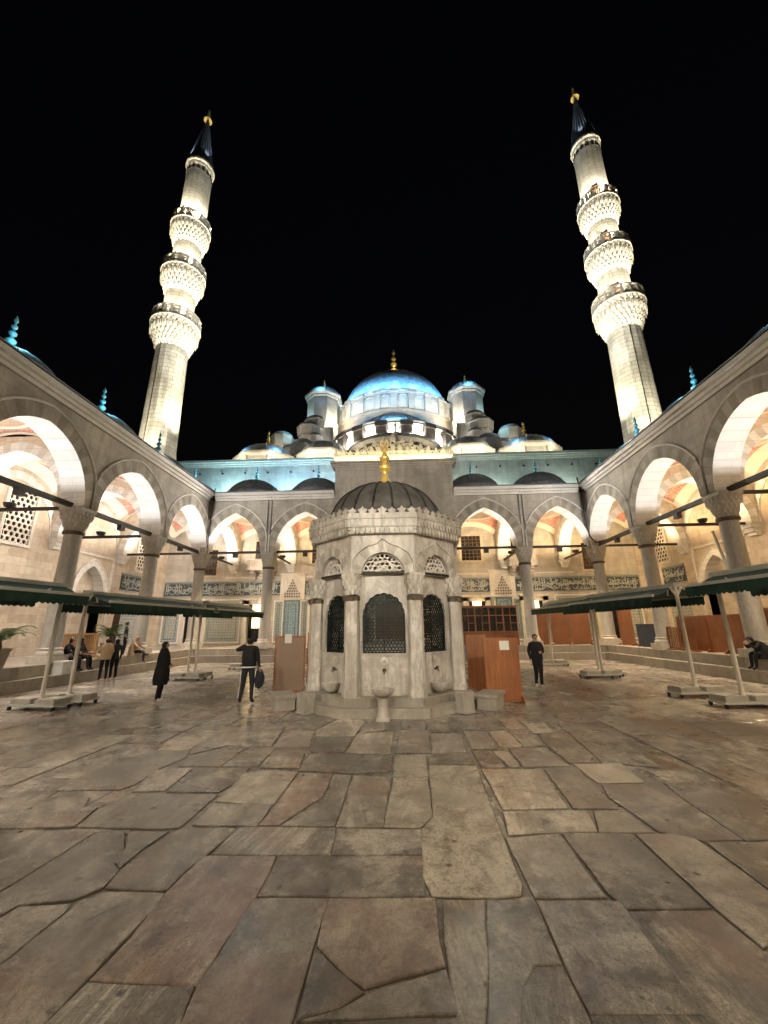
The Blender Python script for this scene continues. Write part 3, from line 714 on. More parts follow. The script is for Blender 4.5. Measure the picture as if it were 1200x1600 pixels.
def arcade(name, label, M4, cols, ucor0, ucor1, bays, niches, extra_cols=(), roof=True, group=None, wall_ops=(), domes=None):
    """side arcade in local u (along), v (outwards), z"""
    A = thing(name, label, 'arcade', group=group)
    fm = [M['facade'], M['arch'], M['facade']]
    w = MB(M4); ops = []
    for a, b in bays:
        a2 = a + .40; b2 = b - .40
        if b >= ucor1: b2 = ucor1
        if a <= ucor0: a2 = max(a + .4, ucor0)
        ops.append((a2, b2, ZS, 2.62))
    arch_wall(w, ucor0, ucor1, ZS, 10.52, -.5, .5, ops, back=True)
    w.build('arcade_wall', fm, A, 30)
    c = MB(M4); cornice(c, ucor0, ucor1 - .36, -.5); c.build('cornice', [M['arch']], A)
    r = MB(M4)
    r.loft([[(ucor0, -.90, 11.04), (ucor1 + .1, -.90, 11.04)], [(ucor0, -.90, 11.10), (ucor1 + .1, -.90, 11.10)], [(ucor0, 2.6, 12.02), (ucor1 + .8, 2.6, 12.02)], [(ucor0, 6.7, 11.9), (ucor1 + 6., 6.7, 11.9)]], False)
    r.build('roof', [M['lead']], A)
    for u in extra_cols: column(A, u, 0, M4)
    # transverse arches, consoles
    t = MB()
    for u in cols:
        Mt = M4 @ Matrix(((0, 1, 0, u), (1, 0, 0, 0), (0, 0, 1, 0), (0, 0, 0, 1)))
        t.M = Mt; arch_wall(t, .5, 5.7, ZS, 10.2, -.42, .42, [(.62, 5.2, ZS, 2.55)], tone=(1.03, .8), ring=.45, moul=False, proud=.02)
        t.M = M4; console(t, u, 5.7, 1)
    t.build('transverse_arch', [M['inner'], M['arch'], M['arch']], A, 30)
    ow = MB(M4)
    arch_wall(ow, ucor0 - .3, ucor1 + 6.2, .79, 11.6, 5.7, 6.6, [(a, b, z, h) for a, b, z, h in wall_ops], ring=.32, moul=True, back=False, ringmi=1, tone=(1., .92))
    for a, b, z, h in wall_ops: ow.box(a - .05, b + .05, 6.35, 6.55, .8, z + h + .1, 2)
    for a, b in bays:      # wall arches
        P = arc((b - a) / 2 - .45, 2.5, 12); Q = arc((b - a) / 2 - .45, 2.5, 12, .42); cc = (a + b) / 2
        for i in range(len(P) - 1):
            tt = vtint(i, 1.02, .84)
            ow.poly([(cc + P[i][0], 5.64, ZS + P[i][1]), (cc + P[i + 1][0], 5.64, ZS + P[i + 1][1]), (cc + Q[i + 1][0], 5.64, ZS + Q[i + 1][1]), (cc + Q[i][0], 5.64, ZS + Q[i][1])], 1, tt)
            ow.poly([(cc + P[i][0], 5.64, ZS + P[i][1]), (cc + P[i + 1][0], 5.64, ZS + P[i + 1][1]), (cc + P[i + 1][0], 5.7, ZS + P[i + 1][1]), (cc + P[i][0], 5.7, ZS + P[i][1])], 1, tt)
        ow.box(a + .5, b - .5, 5.62, 5.72, 5.98 if False else 6.02, 6.10, 1) if False else None
    ow.build('outer_wall', [M['inner'], M['arch'], M['inner']], A, 30)
    for a, b in bays:
        p = M4 @ Vector(((a + b) / 2, 3.1, 0))
        hu, hv = (b - a) / 2 - .42, 2.6
        d = M4.to_3x3() @ Vector((1, 0, 0))
        if abs(d.x) > .5: vault(A, p.x, p.y, hu, hv)
        else: vault(A, p.x, p.y, hv, hu)
    for a, b in (domes or bays):
        p = M4 @ Vector(((a + b) / 2 + .8, 2.9, 0)); dm = link('dome', DOMEP, A, (p.x, p.y, 12.12)); link('finial', FINS, dm, (0, 0, 1.28))
    # iron tie rods: one along each bay, one across at each column
    for a, b in bays:
        q = MB(M4); q.bar((a + .2, 0, 6.99), (b - .2, 0, 6.99), .16, .19); q.build('tie_rod', [M['iron']], A)
    for u in cols:
        q = MB(M4); q.bar((u, .3, 6.99), (u, 5.3, 6.99), .11, .14); q.build('tie_rod', [M['iron']], A)
    return A

ML = Matrix(((0, -1, 0, -13.2), (1, 0, 0, 0), (0, 0, 1, 0), (0, 0, 0, 1)))
MR = Matrix(((0, 1, 0, 13.2), (1, 0, 0, 0), (0, 0, 1, 0), (0, 0, 0, 1)))
MBK = Matrix(((1, 0, 0, 0), (0, 1, 0, 26.8), (0, 0, 1, 0), (0, 0, 0, 1)))
MRR = Matrix(((1, 0, 0, 0), (0, -1, 0, -.5), (0, 0, 1, 0), (0, 0, 0, 1)))
SB = [(-.5, 4.96), (4.96, 10.42), (10.42, 15.88), (15.88, 21.34), (21.34, 26.8)]
SCOL = [4.96, 10.42, 15.88, 21.34]
OPS = [(23.45, 25.75, 4.15, 1.75)]
arcL = arcade('arcade', 'limestone side arcade with pinkish lit bays, palms and seated people on its step', ML, SCOL + [26.8], -.0, 26.3, SB, OPS, SCOL, wall_ops=OPS)
arcR = arcade('arcade', 'limestone side arcade with orange wooden screens between its columns and a cable at its corner', MR, SCOL + [26.8], -.0, 26.3, SB, OPS, SCOL, wall_ops=OPS)
# ---------------------------------------------------------------- prayer hall portico (back of the court)
P = thing('portico', 'five-bay stone portico with a raised central block behind the domed fountain', 'portico')
BB = [(-13.2, -8.5), (-8.5, -3.6), (3.6, 8.5), (8.5, 13.2)]
w = MB(MBK)
arch_wall(w, -13.7, -4.05, ZS, 10.52, -.5, .5, [(-12.72, -9.0, ZS, 2.68), (-8.0, -4.08, ZS, 2.68)])
arch_wall(w, 4.05, 13.7, ZS, 10.52, -.5, .5, [(4.08, 8.0, ZS, 2.68), (9.0, 12.72, ZS, 2.68)])
w.build('arcade_wall', [M['facade'], M['arch'], M['facade']], P, 30)
w = MB(MBK); arch_wall(w, -4.05, 4.05, ZS, 13.05, -.62, .55, [(-3.1, 3.1, ZS, 3.5)])
w.box(-4.05, -3.2, .55, 5.6, 11., 13.0); w.box(3.2, 4.05, .55, 5.6, 11., 13.0)
pb = w.build('portal_block', [M['facade'], M['arch'], M['facade']], P, 30)
w = MB(MBK)
for d, a, b in ((.10, 12.74, 12.84), (.24, 12.84, 12.94), (.46, 12.94, 13.05), (.03, 13.05, 13.40), (.12, 13.40, 13.50)): w.box(-4.05 - min(d, .3), 4.05 + min(d, .3), -.62 - d, .3, a, b)
w.build('cornice', [M['mosque']], pb)
# carved cresting: a lace of leaves rising to a crown in the middle
w = MB(MBK)
def leafshape(cx, z0, s, lean=0., y=-.62):
    prof = [(-.16, 0), (-.30, .18), (-.26, .36), (-.10, .42), (-.20, .55), (-.10, .74), (0, .98), (.10, .74), (.20, .55), (.10, .42), (.26, .36), (.30, .18), (.16, 0)]
    w.plate([(cx + (x + lean * z) * s, z0 + z * s) for x, z in prof], y - .05, y + .07)
def ringlet(cx, z0, r, y=-.62, n=14):
    for k in range(n):
        a, b = 2 * PI * k / n, 2 * PI * (k + 1) / n
        w.plate([(cx + r * math.cos(a), z0 + r * math.sin(a)), (cx + r * math.cos(b), z0 + r * math.sin(b)), (cx + r * .55 * math.cos(b), z0 + r * .55 * math.sin(b)), (cx + r * .55 * math.cos(a), z0 + r * .55 * math.sin(a))], y - .04, y + .05)
w.box(-4.15, 4.15, -.71, -.50, 13.50, 13.62)
n = 17
for i in range(n):
    x = -4.0 + 8.0 * i / (n - 1); k = max(0., 1 - abs(x) / 2.7)
    s = .55 + .12 * (i % 2) + .35 * k
    leafshape(x, 13.58, s)
    if i < n - 1: ringlet(x + .25, 13.74, .14)
for x, z in ((-1.6, 14.05), (-1.05, 14.25), (-.5, 14.4), (0, 14.5), (.5, 14.4), (1.05, 14.25), (1.6, 14.05)):
    ringlet(x, z, .24); ringlet(x + .26, z - .22, .17)
for x, z, s in ((-1.95, 14.0, .5), (-1.3, 14.3, .55), (-.7, 14.5, .6), (0, 14.62, .75), (.7, 14.5, .6), (1.3, 14.3, .55), (1.95, 14.0, .5)): leafshape(x, z, s)
w.build('cresting', [M['mosque']], pb)
w = MB()
w.lathe([(.42, 13.4), (.40, 14.4), (.30, 14.75), (.32, 14.9), (.20, 15.15), (.22, 15.3), (.10, 15.5), (.13, 15.62), (.05, 15.8), (.05, 16.1), (.10, 16.2), (.004, 16.55)], 12, c=(.2, 26.75))
w.build('carved_spire', [M['facade']], pb, 35)
for a_, b_ in ((-12.34, -4.07), (4.07, 12.34)):
    c = MB(MBK); cornice(c, a_, b_, -.5); c.build('cornice', [M['arch']], P)
r = MB(MBK)
for a, b in ((-12.3, -4.12), (4.12, 12.3)):
    s = -1 if a < 0 else 1
    ea, eb = (a - 1.0, b) if a < 0 else (a, b + 1.0)
    r.loft([[(a, -.90, 11.03), (b, -.90, 11.03)], [(a, -.90, 11.09), (b, -.90, 11.09)], [(ea, 2.6, 12.0), (eb, 2.6, 12.0)], [(ea * 1.3 if a < 0 else ea, 5.65, 11.95), (eb if a < 0 else eb * 1.3, 5.65, 11.95)]], False)
r.box(-4.0, 4.0, .56, 5.6, 12.6, 12.72)
r.build('roof', [M['lead']], P)
for u in (-13.2, -8.5, -3.6, 3.6, 8.5, 13.2): column(P, u, 0, MBK)
t = MB()
for u in (-13.2, -8.5, -3.6, 3.6, 8.5, 13.2):
    Mt = MBK @ Matrix(((0, 1, 0, u), (1, 0, 0, 0), (0, 0, 1, 0), (0, 0, 0, 1)))
    t.M = Mt; arch_wall(t, .5, 5.7, ZS, 10.2, -.42, .42, [(.62, 5.2, ZS, 2.55)], tone=(1.03, .8), ring=.45, moul=False, proud=.02)
    t.M = MBK; console(t, u, 5.7, 1)
t.build('transverse_arch', [M['inner'], M['arch'], M['arch']], P, 30)
for a, b in BB: vault(P, (a + b) / 2, 29.9, (b - a) / 2 - .42, 2.6)
for s in (-1, 1): vault(P, s * 16.05, 29.65, 2.5, 2.5)
w = MB(); w.box(-3.2, 3.2, 27.3, 32.5, 11.9, 12.2); w.build('ceiling_panel', [M['vault']], P)
for x in (-11.0, -6.0, 6.0, 11.0, -16.05, 16.05):
    dm = link('dome', DOMEP, P, (x, 29.9, 11.95)); link('finial', FINV, dm, (0, 0, 1.30))
for a, b in BB + [(-3.6, 3.6)]:
    q = MB(MBK); q.bar((a + .2, 0, 6.99), (b - .2, 0, 6.99), .12, .15); q.build('tie_rod', [M['iron']], P)
for u in (-13.2, -8.5, -3.6, 3.6, 8.5, 13.2):
    q = MB(MBK); q.bar((u, .3, 6.99), (u, 5.3, 6.99), .10, .12); q.build('tie_rod', [M['iron']], P)
for x in (-8.62, -8.38, 8.36, 8.6):
    q = MB(); q.tube([(x, 26.26, 7.2), (x, 26.26, 10.6)], .03, 8); q.build('downpipe', [M['lead']], P, 40)

# ---------------------------------------------------------------- prayer hall: wall under the portico
MO = thing('mosque', 'floodlit domed mosque with blue lead roofs rising behind the portico', 'mosque')
w = MB(); w.box(-20.5, -1.7, 32.5, 34., .7, 15.7); w.box(1.7, 20.5, 32.5, 34., .7, 15.7); w.box(-1.7, 1.7, 32.5, 34., 5.2, 15.7)
fw = w.build('facade_wall', [M['mosque']], MO)
w = MB()
for d, a, b in ((.10, 15.7, 15.86), (.22, 15.86, 16.02), (.36, 16.02, 16.22)): w.box(-20.6, 20.6, 32.5 - d, 34.2, a, b)
w.build('cornice', [M['whitestone']], fw)
w = MB()
w.box(-13.9, 13.9, 32.46, 32.52, 5.95, 6.05, 0)
for x in range(-17, 18, 2): w.box(x - .05, x + .05, 32.36, 32.52, 15.0, 15.12, 1)
w.build('trim', [M['arch'], M['iron']], fw)
YF = 32.5
def stroke(mb, pts, wd, y, mi=1):
    for a, b in zip(pts[:-1], pts[1:]):
        a = Vector(a); b = Vector(b); d = (b - a)
        if d.length < 1e-5: continue
        d.normalize(); n_ = Vector((-d.y, d.x)) * wd / 2; a2 = a - d * wd * .2; b2 = b + d * wd * .2
        mb.poly([(a2.x + n_.x, y, a2.y + n_.y), (b2.x + n_.x, y, b2.y + n_.y), (b2.x - n_.x, y, b2.y - n_.y), (a2.x - n_.x, y, a2.y - n_.y)], mi)
def script_band(mb, x0, x1, z0, h, y, rng):
    """dense interlaced script of tall uprights and sweeping bowls"""
    x = x0 + .1
    while x < x1 - .25:
        k = rng.random()
        if k < .45:
            t = rng.uniform(.62, .9); s = rng.uniform(-.03, .05)
            stroke(mb, [(x, z0 + h * .14), (x + s, z0 + h * t), (x + s - .05, z0 + h * (t + .04))], .055, y)
            if rng.random() < .6: stroke(mb, [(x, z0 + h * .14), (x + .1, z0 + h * .10), (x + .26, z0 + h * .13), (x + .3, z0 + h * .24)], .05, y)
            x += rng.uniform(.13, .2)
        elif k < .75:
            r = rng.uniform(.13, .24); cz = z0 + h * rng.uniform(.26, .36)
            stroke(mb, [(x + r + r * math.cos(a), cz + .75 * r * math.sin(a)) for a in [PI * (1.0 + 1.1 * i / 8) for i in range(9)]], .05, y)
            if rng.random() < .5: stroke(mb, [(x + r * 2, cz), (x + r * 2.2, cz + h * .2)], .045, y)
            x += r * 1.3
        else:
            r = rng.uniform(.06, .10); cz = z0 + h * rng.uniform(.3, .62)
            stroke(mb, [(x + r + r * math.cos(a), cz + r * math.sin(a)) for a in [2 * PI * i / 8 for i in range(9)]], .04, y)
            stroke(mb, [(x + 2 * r, cz), (x + 2 * r + .22, cz - h * .1), (x + 2 * r + .42, cz + h * .06)], .045, y)
            x += rng.uniform(.16, .26)
        if rng.random() < .5:
            zz = z0 + h * rng.uniform(.45, .9); xx = x + rng.uniform(-.1, .1)
            stroke(mb, [(xx - .035, zz), (xx + .035, zz + .03)], .05, y)
        if rng.random() < .25: stroke(mb, [(x - .3, z0 + h * .55), (x - .05, z0 + h * .50), (x + .2, z0 + h * .62)], .035, y)
def frieze(parent, segs, z0, z1, Mx, rng):
    b = MB(Mx)
    for a, c in segs:
        b.box(a, c, -.03, .02, z0, z1, 0)
        b.box(a, c, -.045, .02, z1 - .07, z1 - .02, 1); b.box(a, c, -.045, .02, z0 + .02, z0 + .07, 1); b.box(a, c, -.043, .02, z1 - .19, z1 - .10, 2)
    b.mi = 1
    for a, c in segs:
        script_band(b, a + .05, c - .05, z0 + .05, (z1 - z0) * .86, -.046, rng); script_band(b, a + .05, c - .05, z0 + .05 + (z1 - z0) * .30, (z1 - z0) * .55, -.047, rng)
    b.build('calligraphy_frieze', [M['tileband'], M['script'], M['tilegreen']], parent)
rng = random.Random(3)
MF = Matrix.Translation((0, YF, 0))
for sg in ((-18.8, -9.3), (-7.3, -4.3), (4.3, 7.3), (9.3, 18.8)): frieze(fw, [sg], 4.50, 5.74, MF, rng)
# ground floor windows in marble frames
def big_window(x, lit, wdt=1.25, z0=1.0, z1=3.85):
    f = MB(Matrix.Translation((x, YF, 0)))
    h = wdt / 2
    for a, b in ((-h - .42, -h), (h, h + .42)): f.box(a, b, -.16, .02, .8, z1 + .30)
    f.box(-h - .42, h + .42, -.16, .02, z1 + .02, z1 + .34); f.box(-h - .52, h + .52, -.24, .02, z1 + .34, z1 + .46); f.box(-h - .1, h + .1, -.20, .02, .8, z0)
    f.box(-h - .08, -h, -.19, -.02, z0, z1); f.box(h, h + .08, -.19, -.02, z0, z1)
    o = f.build('window', [M['whitestone']], fw)
    p = MB(Matrix.Translation((x, YF, 0))); p.box(-h, h, -.02, .01, z0, z1, 0); p.build('pane', [M['warmglass'] if lit else M['glass']], o)
    q = MB(Matrix.Translation((x, YF, 0)))
    for i in range(1, 6): q.bar((-h + wdt * i / 6, -.09, z0), (-h + wdt * i / 6, -.09, z1), .032)
    for i in range(1, 10): q.bar((-h, -.08, z0 + (z1 - z0) * i / 10), (h, -.08, z0 + (z1 - z0) * i / 10), .032)
    if lit:
        q.box(-h + .05, h - .05, -.05, -.03, z0, z0 + 1.05)
        q.box(-h, -h + .30, -.05, -.03, z0, z1); q.box(h - .28, h, -.05, -.03, z0, z1)
    q.build('grille', [M['iron']], o)
for x, lit in ((-16.1, 0), (-11.1, 1), (-6.0, 0), (6.2, 1), (10.6, 1), (16.2, 0)): big_window(x, lit)
# tile panels
def tile_panel(x0, x1, z0, z1, mat='tilegrey', bord='glaze'):
    f = MB(MF); f.box(x0, x1, -.03, .02, z0, z1, 0)
    o = f.build('tile_panel', [M[mat]], fw)
    f = MB(MF)
    for a, b, c, d in ((x0, x1, z0, z0 + .1), (x0, x1, z1 - .1, z1), (x0, x0 + .1, z0 + .1, z1 - .1), (x1 - .1, x1, z0 + .1, z1 - .1)): f.box(a, b, -.045, .02, c, d, 0)
    i = .28
    for a, b, c, d in ((x0 + i, x1 - i, z0 + i, z0 + i + .08), (x0 + i, x1 - i, z1 - i - .08, z1 - i), (x0 + i, x0 + i + .08, z0 + i, z1 - i), (x1 - i - .08, x1 - i, z0 + i, z1 - i)): f.box(a, b, -.042, .02, c, d, 1)
    f.build('border', [M[bord], M['tilegreen']], o)
tile_panel(-15.2, -12.35, .95, 4.3); tile_panel(12.2, 15.1, .95, 4.3); tile_panel(-18.7, -17.2, .95, 4.3); tile_panel(17.2, 18.7, .95, 4.3)
for s in (-1, 1):
    x = s * 8.3
    # pale carved panel with a stepped stalactite niche, blue tiles under it
    f = MB(MF); f.box(x - .98, x + .98, -.12, .02, 4.18, 6.15, 0); f.box(x - 1.08, x + 1.08, -.15, .02, 6.15, 6.27, 0)
    o = f.build('stalactite_niche', [M['whitestone']], fw)
    f = MB(MF)
    for r_, nn in enumerate((7, 7, 5, 4, 3, 2, 1)):
        z = 4.38 + r_ * .21
        for k in range(nn):
            cx = x + (k - (nn - 1) / 2) * .19
            f.plate([(cx - .07, z), (cx + .07, z), (cx + .085, z + .10), (cx, z + .17), (cx - .085, z + .10)], -.17, -.11, 1 if (r_ + k) % 2 else 0)
            f.plate([(cx - .045, z - .015), (cx + .045, z - .015), (cx + .05, z + .06), (cx, z + .11), (cx - .05, z + .06)], -.178, -.165, 2)
    f.build('stalactite', [M['capital'], M['column'], M['bronze']], o)
    tile_panel(x - .62, x + .62, .95, 4.15, 'tileblue', 'tilegreen')
    tile_panel(x - 1.45, x - .66, .95, 4.15); tile_panel(x + .66, x + 1.45, .95, 4.15)
    # small stone balcony on corbels under a dark window
    bx = s * 10.75 if s < 0 else 9.85
    f = MB(MF); f.box(bx - 1.05, bx + 1.05, -.85, .02, 6.55, 7.25, 0); f.box(bx - 1.14, bx + 1.14, -.94, .02, 7.25, 7.36, 0); f.box(bx - 1.12, bx + 1.12, -.90, .02, 6.45, 6.55, 0)
    for k in (-.72, 0, .72):
        for j in range(3): f.box(bx + k - .16, bx + k + .16, -.75 + j * .2, .02, 6.45 - (j + 1) * .22, 6.45 - j * .22, 0)
    f.build('corbelled_balcony', [M['capital']], fw)
def upper_window(x, z0, z1, wd, grid):
    f = MB(Matrix.Translation((x, YF, 0))); h = wd / 2
    for a, b, c, d in ((-h - .18, -h, z0 - .18, z1 + .18), (h, h + .18, z0 - .18, z1 + .18), (-h, h, z1, z1 + .18), (-h, h, z0 - .18, z0)): f.box(a, b, -.10, .02, c, d)
    o = f.build('window', [M['inner']], fw)
    p = MB(Matrix.Translation((x, YF, 0))); p.box(-h, h, -.02, .01, z0, z1); p.build('pane', [M['glass']], o)
    if grid:
        q = MB(Matrix.Translation((x, YF, 0)))
        for i in range(1, 5): q.bar((-h + wd * i / 5, -.06, z0), (-h + wd * i / 5, -.06, z1), .045)
        for i in range(1, 7): q.bar((-h, -.05, z0 + (z1 - z0) * i / 7), (h, -.05, z0 + (z1 - z0) * i / 7), .045)
        q.build('grille', [M['darkwood']], o)
upper_window(-10.95, 7.4, 8.95, 1.15, 0); upper_window(9.8, 7.4, 8.95, 1.15, 0); upper_window(6.05, 7.05, 9.05, 1.55, 1); upper_window(-6.05, 7.05, 9.05, 1.55, 1)
upper_window(-15.2, 6.2, 8.3, 1.1, 1); upper_window(15.3, 6.2, 8.3, 1.1, 1)
d = MB(MF); d.box(-1.7, 1.7, .3, .5, .8, 5.2); d.build('door', [M['darkwood']], MO)
# pierced and tiled windows in the outer walls of the side arcades
def lattice_window(parent, Mx, u, z0, wd, h, cell=.30):
    f = MB(Mx @ Matrix.Translation((u, 5.7, z0)))
    hw = wd / 2
    for a, b, c, d in ((-hw - .16, -hw, -.16, h + .16), (hw, hw + .16, -.16, h + .16), (-hw, hw, h, h + .16), (-hw, hw, -.16, 0)): f.box(a, b, -.12, .02, c, d)
    o = f.build('window', [M['whitestone']], parent)
    q = MB(Mx @ Matrix.Translation((u, 5.7, z0))); q.box(-hw, hw, -.012, .01, 0, h); q.build('pane', [M['glass']], o)
    q = MB(Mx @ Matrix.Translation((u, 5.7, z0))); hexgrille(q, wd, h, cell, .055, .05, y=-.085); q.build('lattice', [M['whitestone']], o)
for A, Mx in ((arcL, ML), (arcR, MR)):
    for u in (7.7, 13.0, 18.95): lattice_window(A, Mx, u, 6.25, 1.5, 2.75)
    lattice_window(A, Mx, 29.2, 6.2, 1.25, 2.35)
    frieze(A, [(27.25, 29.6)], 4.6, 5.85, Mx @ Matrix.Translation((0, 5.7, 0)), rng)
    f = MB(Mx @ Matrix.Translation((0, 5.7, 0))); f.box(27.4, 29.4, -.03, .02, 1.0, 4.3, 0); f.build('tile_panel', [M['tilegrey']], A)
    # framed doorway panels and a string course
    f = MB(Mx @ Matrix.Translation((0, 5.7, 0)))
    for u in (17.3, 13.2):
        f.box(u - 1.0, u + 1.0, -.02, .02, .8, 4.1, 1)
        for a, b in ((u - 1.25, u - 1.0), (u + 1.0, u + 1.25)): f.box(a, b, -.14, .02, .8, 4.35, 0)
        f.box(u - 1.0, u + 1.0, -.14, .02, 4.1, 4.35, 0); f.box(u - 1.36, u + 1.36, -.2, .02, 4.35, 4.5, 0)
    f.build('doorway', [M['whitestone'], M['darkwood']], A)
    f = MB(Mx @ Matrix.Translation((0, 5.7, 0))); f.box(22.0, 26.3, -.1, .02, 6.5, 6.62, 0); f.box(26.15, 26.3, -.1, .02, 1., 6.5, 0); f.box(22.2, 22.35, -.1, .02, 1., 6.5, 0)
    f.build('trim', [M['arch']], A)

# gate side arcade, behind the camera (lamps added on it light the near paving)
ops = [(a + .4, b - .4, ZS, 2.62) for a, b in ((-13.2, -8.2), (-8.2, -3.2), (-3.2, 3.2), (3.2, 8.2), (8.2, 13.2))]
GA = thing('arcade', 'gate side arcade facing the fountain across the paving, behind the viewpoint', 'arcade')
w = MB(MRR); arch_wall(w, -13.7, 13.7, ZS, 11.06, -.5, .5, ops); w.build('arcade_wall', [M['facade'], M['arch'], M['facade']], GA, 30)
w = MB(MRR); w.box(-18.9, 18.9, 5.7, 6.6, .79, 11.6); w.build('outer_wall', [M['inner']], GA)
w = MB(MRR); w.loft([[(-13, -.9, 11.6), (13, -.9, 11.6)], [(-13.3, 2.6, 12.), (13.3, 2.6, 12.)], [(-19, 6.7, 11.9), (19, 6.7, 11.9)]], False); w.build('roof', [M['lead']], GA)
for u in (-13.2, -8.2, -3.2, 3.2, 8.2, 13.2): column(GA, u, 0, MRR)
w = MB(MRR); w.box(-13.2, 13.2, .55, 5.7, 10.6, 10.8); w.build('ceiling_panel', [M['inner']], GA)
# ---------------------------------------------------------------- mosque: roofscape
w = MB(); w.box(-20.2, 20.2, 34.2, 66, 14, 16.2); w.build('roof_terrace', [M['lead']], MO)
HALL = lambda x: 26.75 - (20.6 - math.sqrt(20.6 ** 2 - x * x)) * 1.55
w = MB(); w.plate([(-9.4, 16.2)] + [(x * .94, HALL(x * .94)) for x in range(-10, 11)] + [(9.4, 16.2)], 47.5, 62.); w.box(-16.5, 16.5, 46.5, 60, 16.2, 22.0)
w.box(-10.4, -7.2, 42.8, 45.6, 16.2, 24.8); w.box(7.2, 10.4, 42.8, 45.6, 16.2, 24.8)
w.build('hall_block', [M['mosque']], MO)
def octz(r0, z0, r1, z1): return [(r0, z0), (r1, z1)]
def drum_window(parent, mesh, cx, cy, r, a, z):
    o = link('window', mesh, parent, (cx + r * math.cos(a), cy + r * math.sin(a), z), a + PI / 2); return o
def drum_window_mesh(wd, h):
    mb = MB(); hw = wd / 2
    P = [(hw, 0)] + [(x, h - hw * 1.1 + z) for x, z in arc(hw, hw * 1.1, 6)][::-1] + [(-hw, 0)]
    def ar(x):
        best = 0
        for (xa, za), (xb, zb) in zip(P[:-1], P[1:]):
            lo, hi = min(xa, xb), max(xa, xb)
            if lo <= x <= hi and hi - lo > 1e-6: best = max(best, za + (zb - za) * (x - xa) / (xb - xa))
        return best
    out = [(x * 1.22, z * 1.06) for x, z in P]
    for i in range(len(P) - 1):
        a, b, c, d = P[i], P[i + 1], out[i + 1], out[i]
        mb.poly([(a[0], -.10, a[1]), (b[0], -.10, b[1]), (c[0], -.10, c[1]), (d[0], -.10, d[1])], 0)
        mb.poly([(d[0], -.10, d[1]), (c[0], -.10, c[1]), (c[0], .06, c[1]), (d[0], .06, d[1])], 0)
        mb.poly([(a[0], -.10, a[1]), (b[0], -.10, b[1]), (b[0], .02, b[1]), (a[0], .02, a[1])], 0)
    mb.plate(P, -.012, .02, 1)
    hexgrille(mb, wd, h, .22, .05, .04, arch=ar, y=-.06, fill=0)
    return mb.mesh('window', [M['whitestone'], M['glaze'] if False else M['column']])
DW1 = drum_window_mesh(.95, 1.85); DW2 = drum_window_mesh(1.05, 1.65)
def ring_drum(parent, name, cx, cy, r, z0, z1, n, a0, a1, wmesh, wz, pil=.34, corn=.30, mat='mosque', pmat='mosque', pw=.42):
    """drum with pilasters and arched windows between them"""
    mb = MB(); full = a1 - a0 > 6.2
    prof = [(r, z0), (r, z1 - .38), (r + .12, z1 - .34), (r + .12, z1 - .2), (r + corn, z1 - .12), (r + corn, z1)]
    mb.lathe(prof, n * 4, (cx, cy), a0, a1, 0)
    mb.lathe([(r + corn, z1), (r - 1., z1 + .05)], n * 4, (cx, cy), a0, a1, 0)
    st = (a1 - a0) / n
    for i in range(n + (0 if full else 1)):
        a = a0 + st * i; c_, s_ = math.cos(a), math.sin(a)
        mb.M = Matrix.Translation((cx, cy, 0)) @ Matrix.Rotation(a, 4, 'Z')
        mb.box(r - .1, r + pil, -pw, pw, z0, z1 - .42, 1); mb.box(r - .1, r + pil + .12, -pw - .08, pw + .08, z1 - .42, z1 + .02, 1)
        mb.M = None
    o = mb.build(name, [M[mat], M[pmat]], parent, 30)
    if wmesh:
        for i in range(n): drum_window(o, wmesh, cx, cy, r + .01, a0 + st * (i + .5), wz)
    return o
def gold_finial(h, r=1.): return finial_mesh(h, 'gold', 'finial', r)
GF2 = gold_finial(2.0, 1.1); GF3 = gold_finial(5.4, .95); GF1 = gold_finial(1.6, 1.25)
# main dome
md = MB()
prof = [(7.55, 29.72), (7.55, 30.0), (7.25, 30.2)]
for i in range(0, 19):
    a = PI / 2 * (.06 + .94 * i / 18); prof.append((max(.005, 7.12 * math.cos(a)), 30.3 + 6.2 * math.sin(a)))
md.lathe(prof, 96, (0, 51.3))
for j in range(48):
    a = 2 * PI * j / 48; md.tube([(r * math.cos(a), 51.3 + r * math.sin(a), z) for r, z in prof[2:-2]], .045, 4)
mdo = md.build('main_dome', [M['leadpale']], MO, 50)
link('finial', GF3, mdo, (0, 51.3, 36.4))
lg = MB(); lg.lathe([(8.45, 20.), (8.45, 26.7), (8.62, 26.8), (8.62, 27.0), (8.0, 27.12)], 72, (0, 51.3)); lg.build('drum_ledge', [M['ledge']], mdo, 30)
ring_drum(mdo, 'drum', 0, 51.3, 8.0, 22., 29.75, 24, 0, 2 * PI, DW1, 27.25)
# front half dome with its ring of windows
hd = MB(); HC = (0, 43.0)
prof = [(7.5, 21.30), (7.5, 21.50), (7.1, 21.62)]
for i in range(1, 15):
    a = PI / 2 * i / 14; rr_ = 7.1 * math.cos(a); prof.append((max(.02, rr_), 21.62 + 5.0 * (1 - (rr_ / 7.1) ** 1.12)))
hd.lathe(prof, 48, HC, PI, 2 * PI)
for j in range(1, 28):
    a = PI + PI * j / 28; hd.tube([(HC[0] + r * math.cos(a), HC[1] + r * math.sin(a), z) for r, z in prof[2:-3]], .04, 4)
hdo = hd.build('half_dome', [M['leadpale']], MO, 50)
ring_drum(hdo, 'drum', 0, 43.0, 7.0, 16.2, 21.3, 9, PI + .08, 2 * PI - .08, DW2, 19.2, pil=.55, pmat='pier', pw=.55)
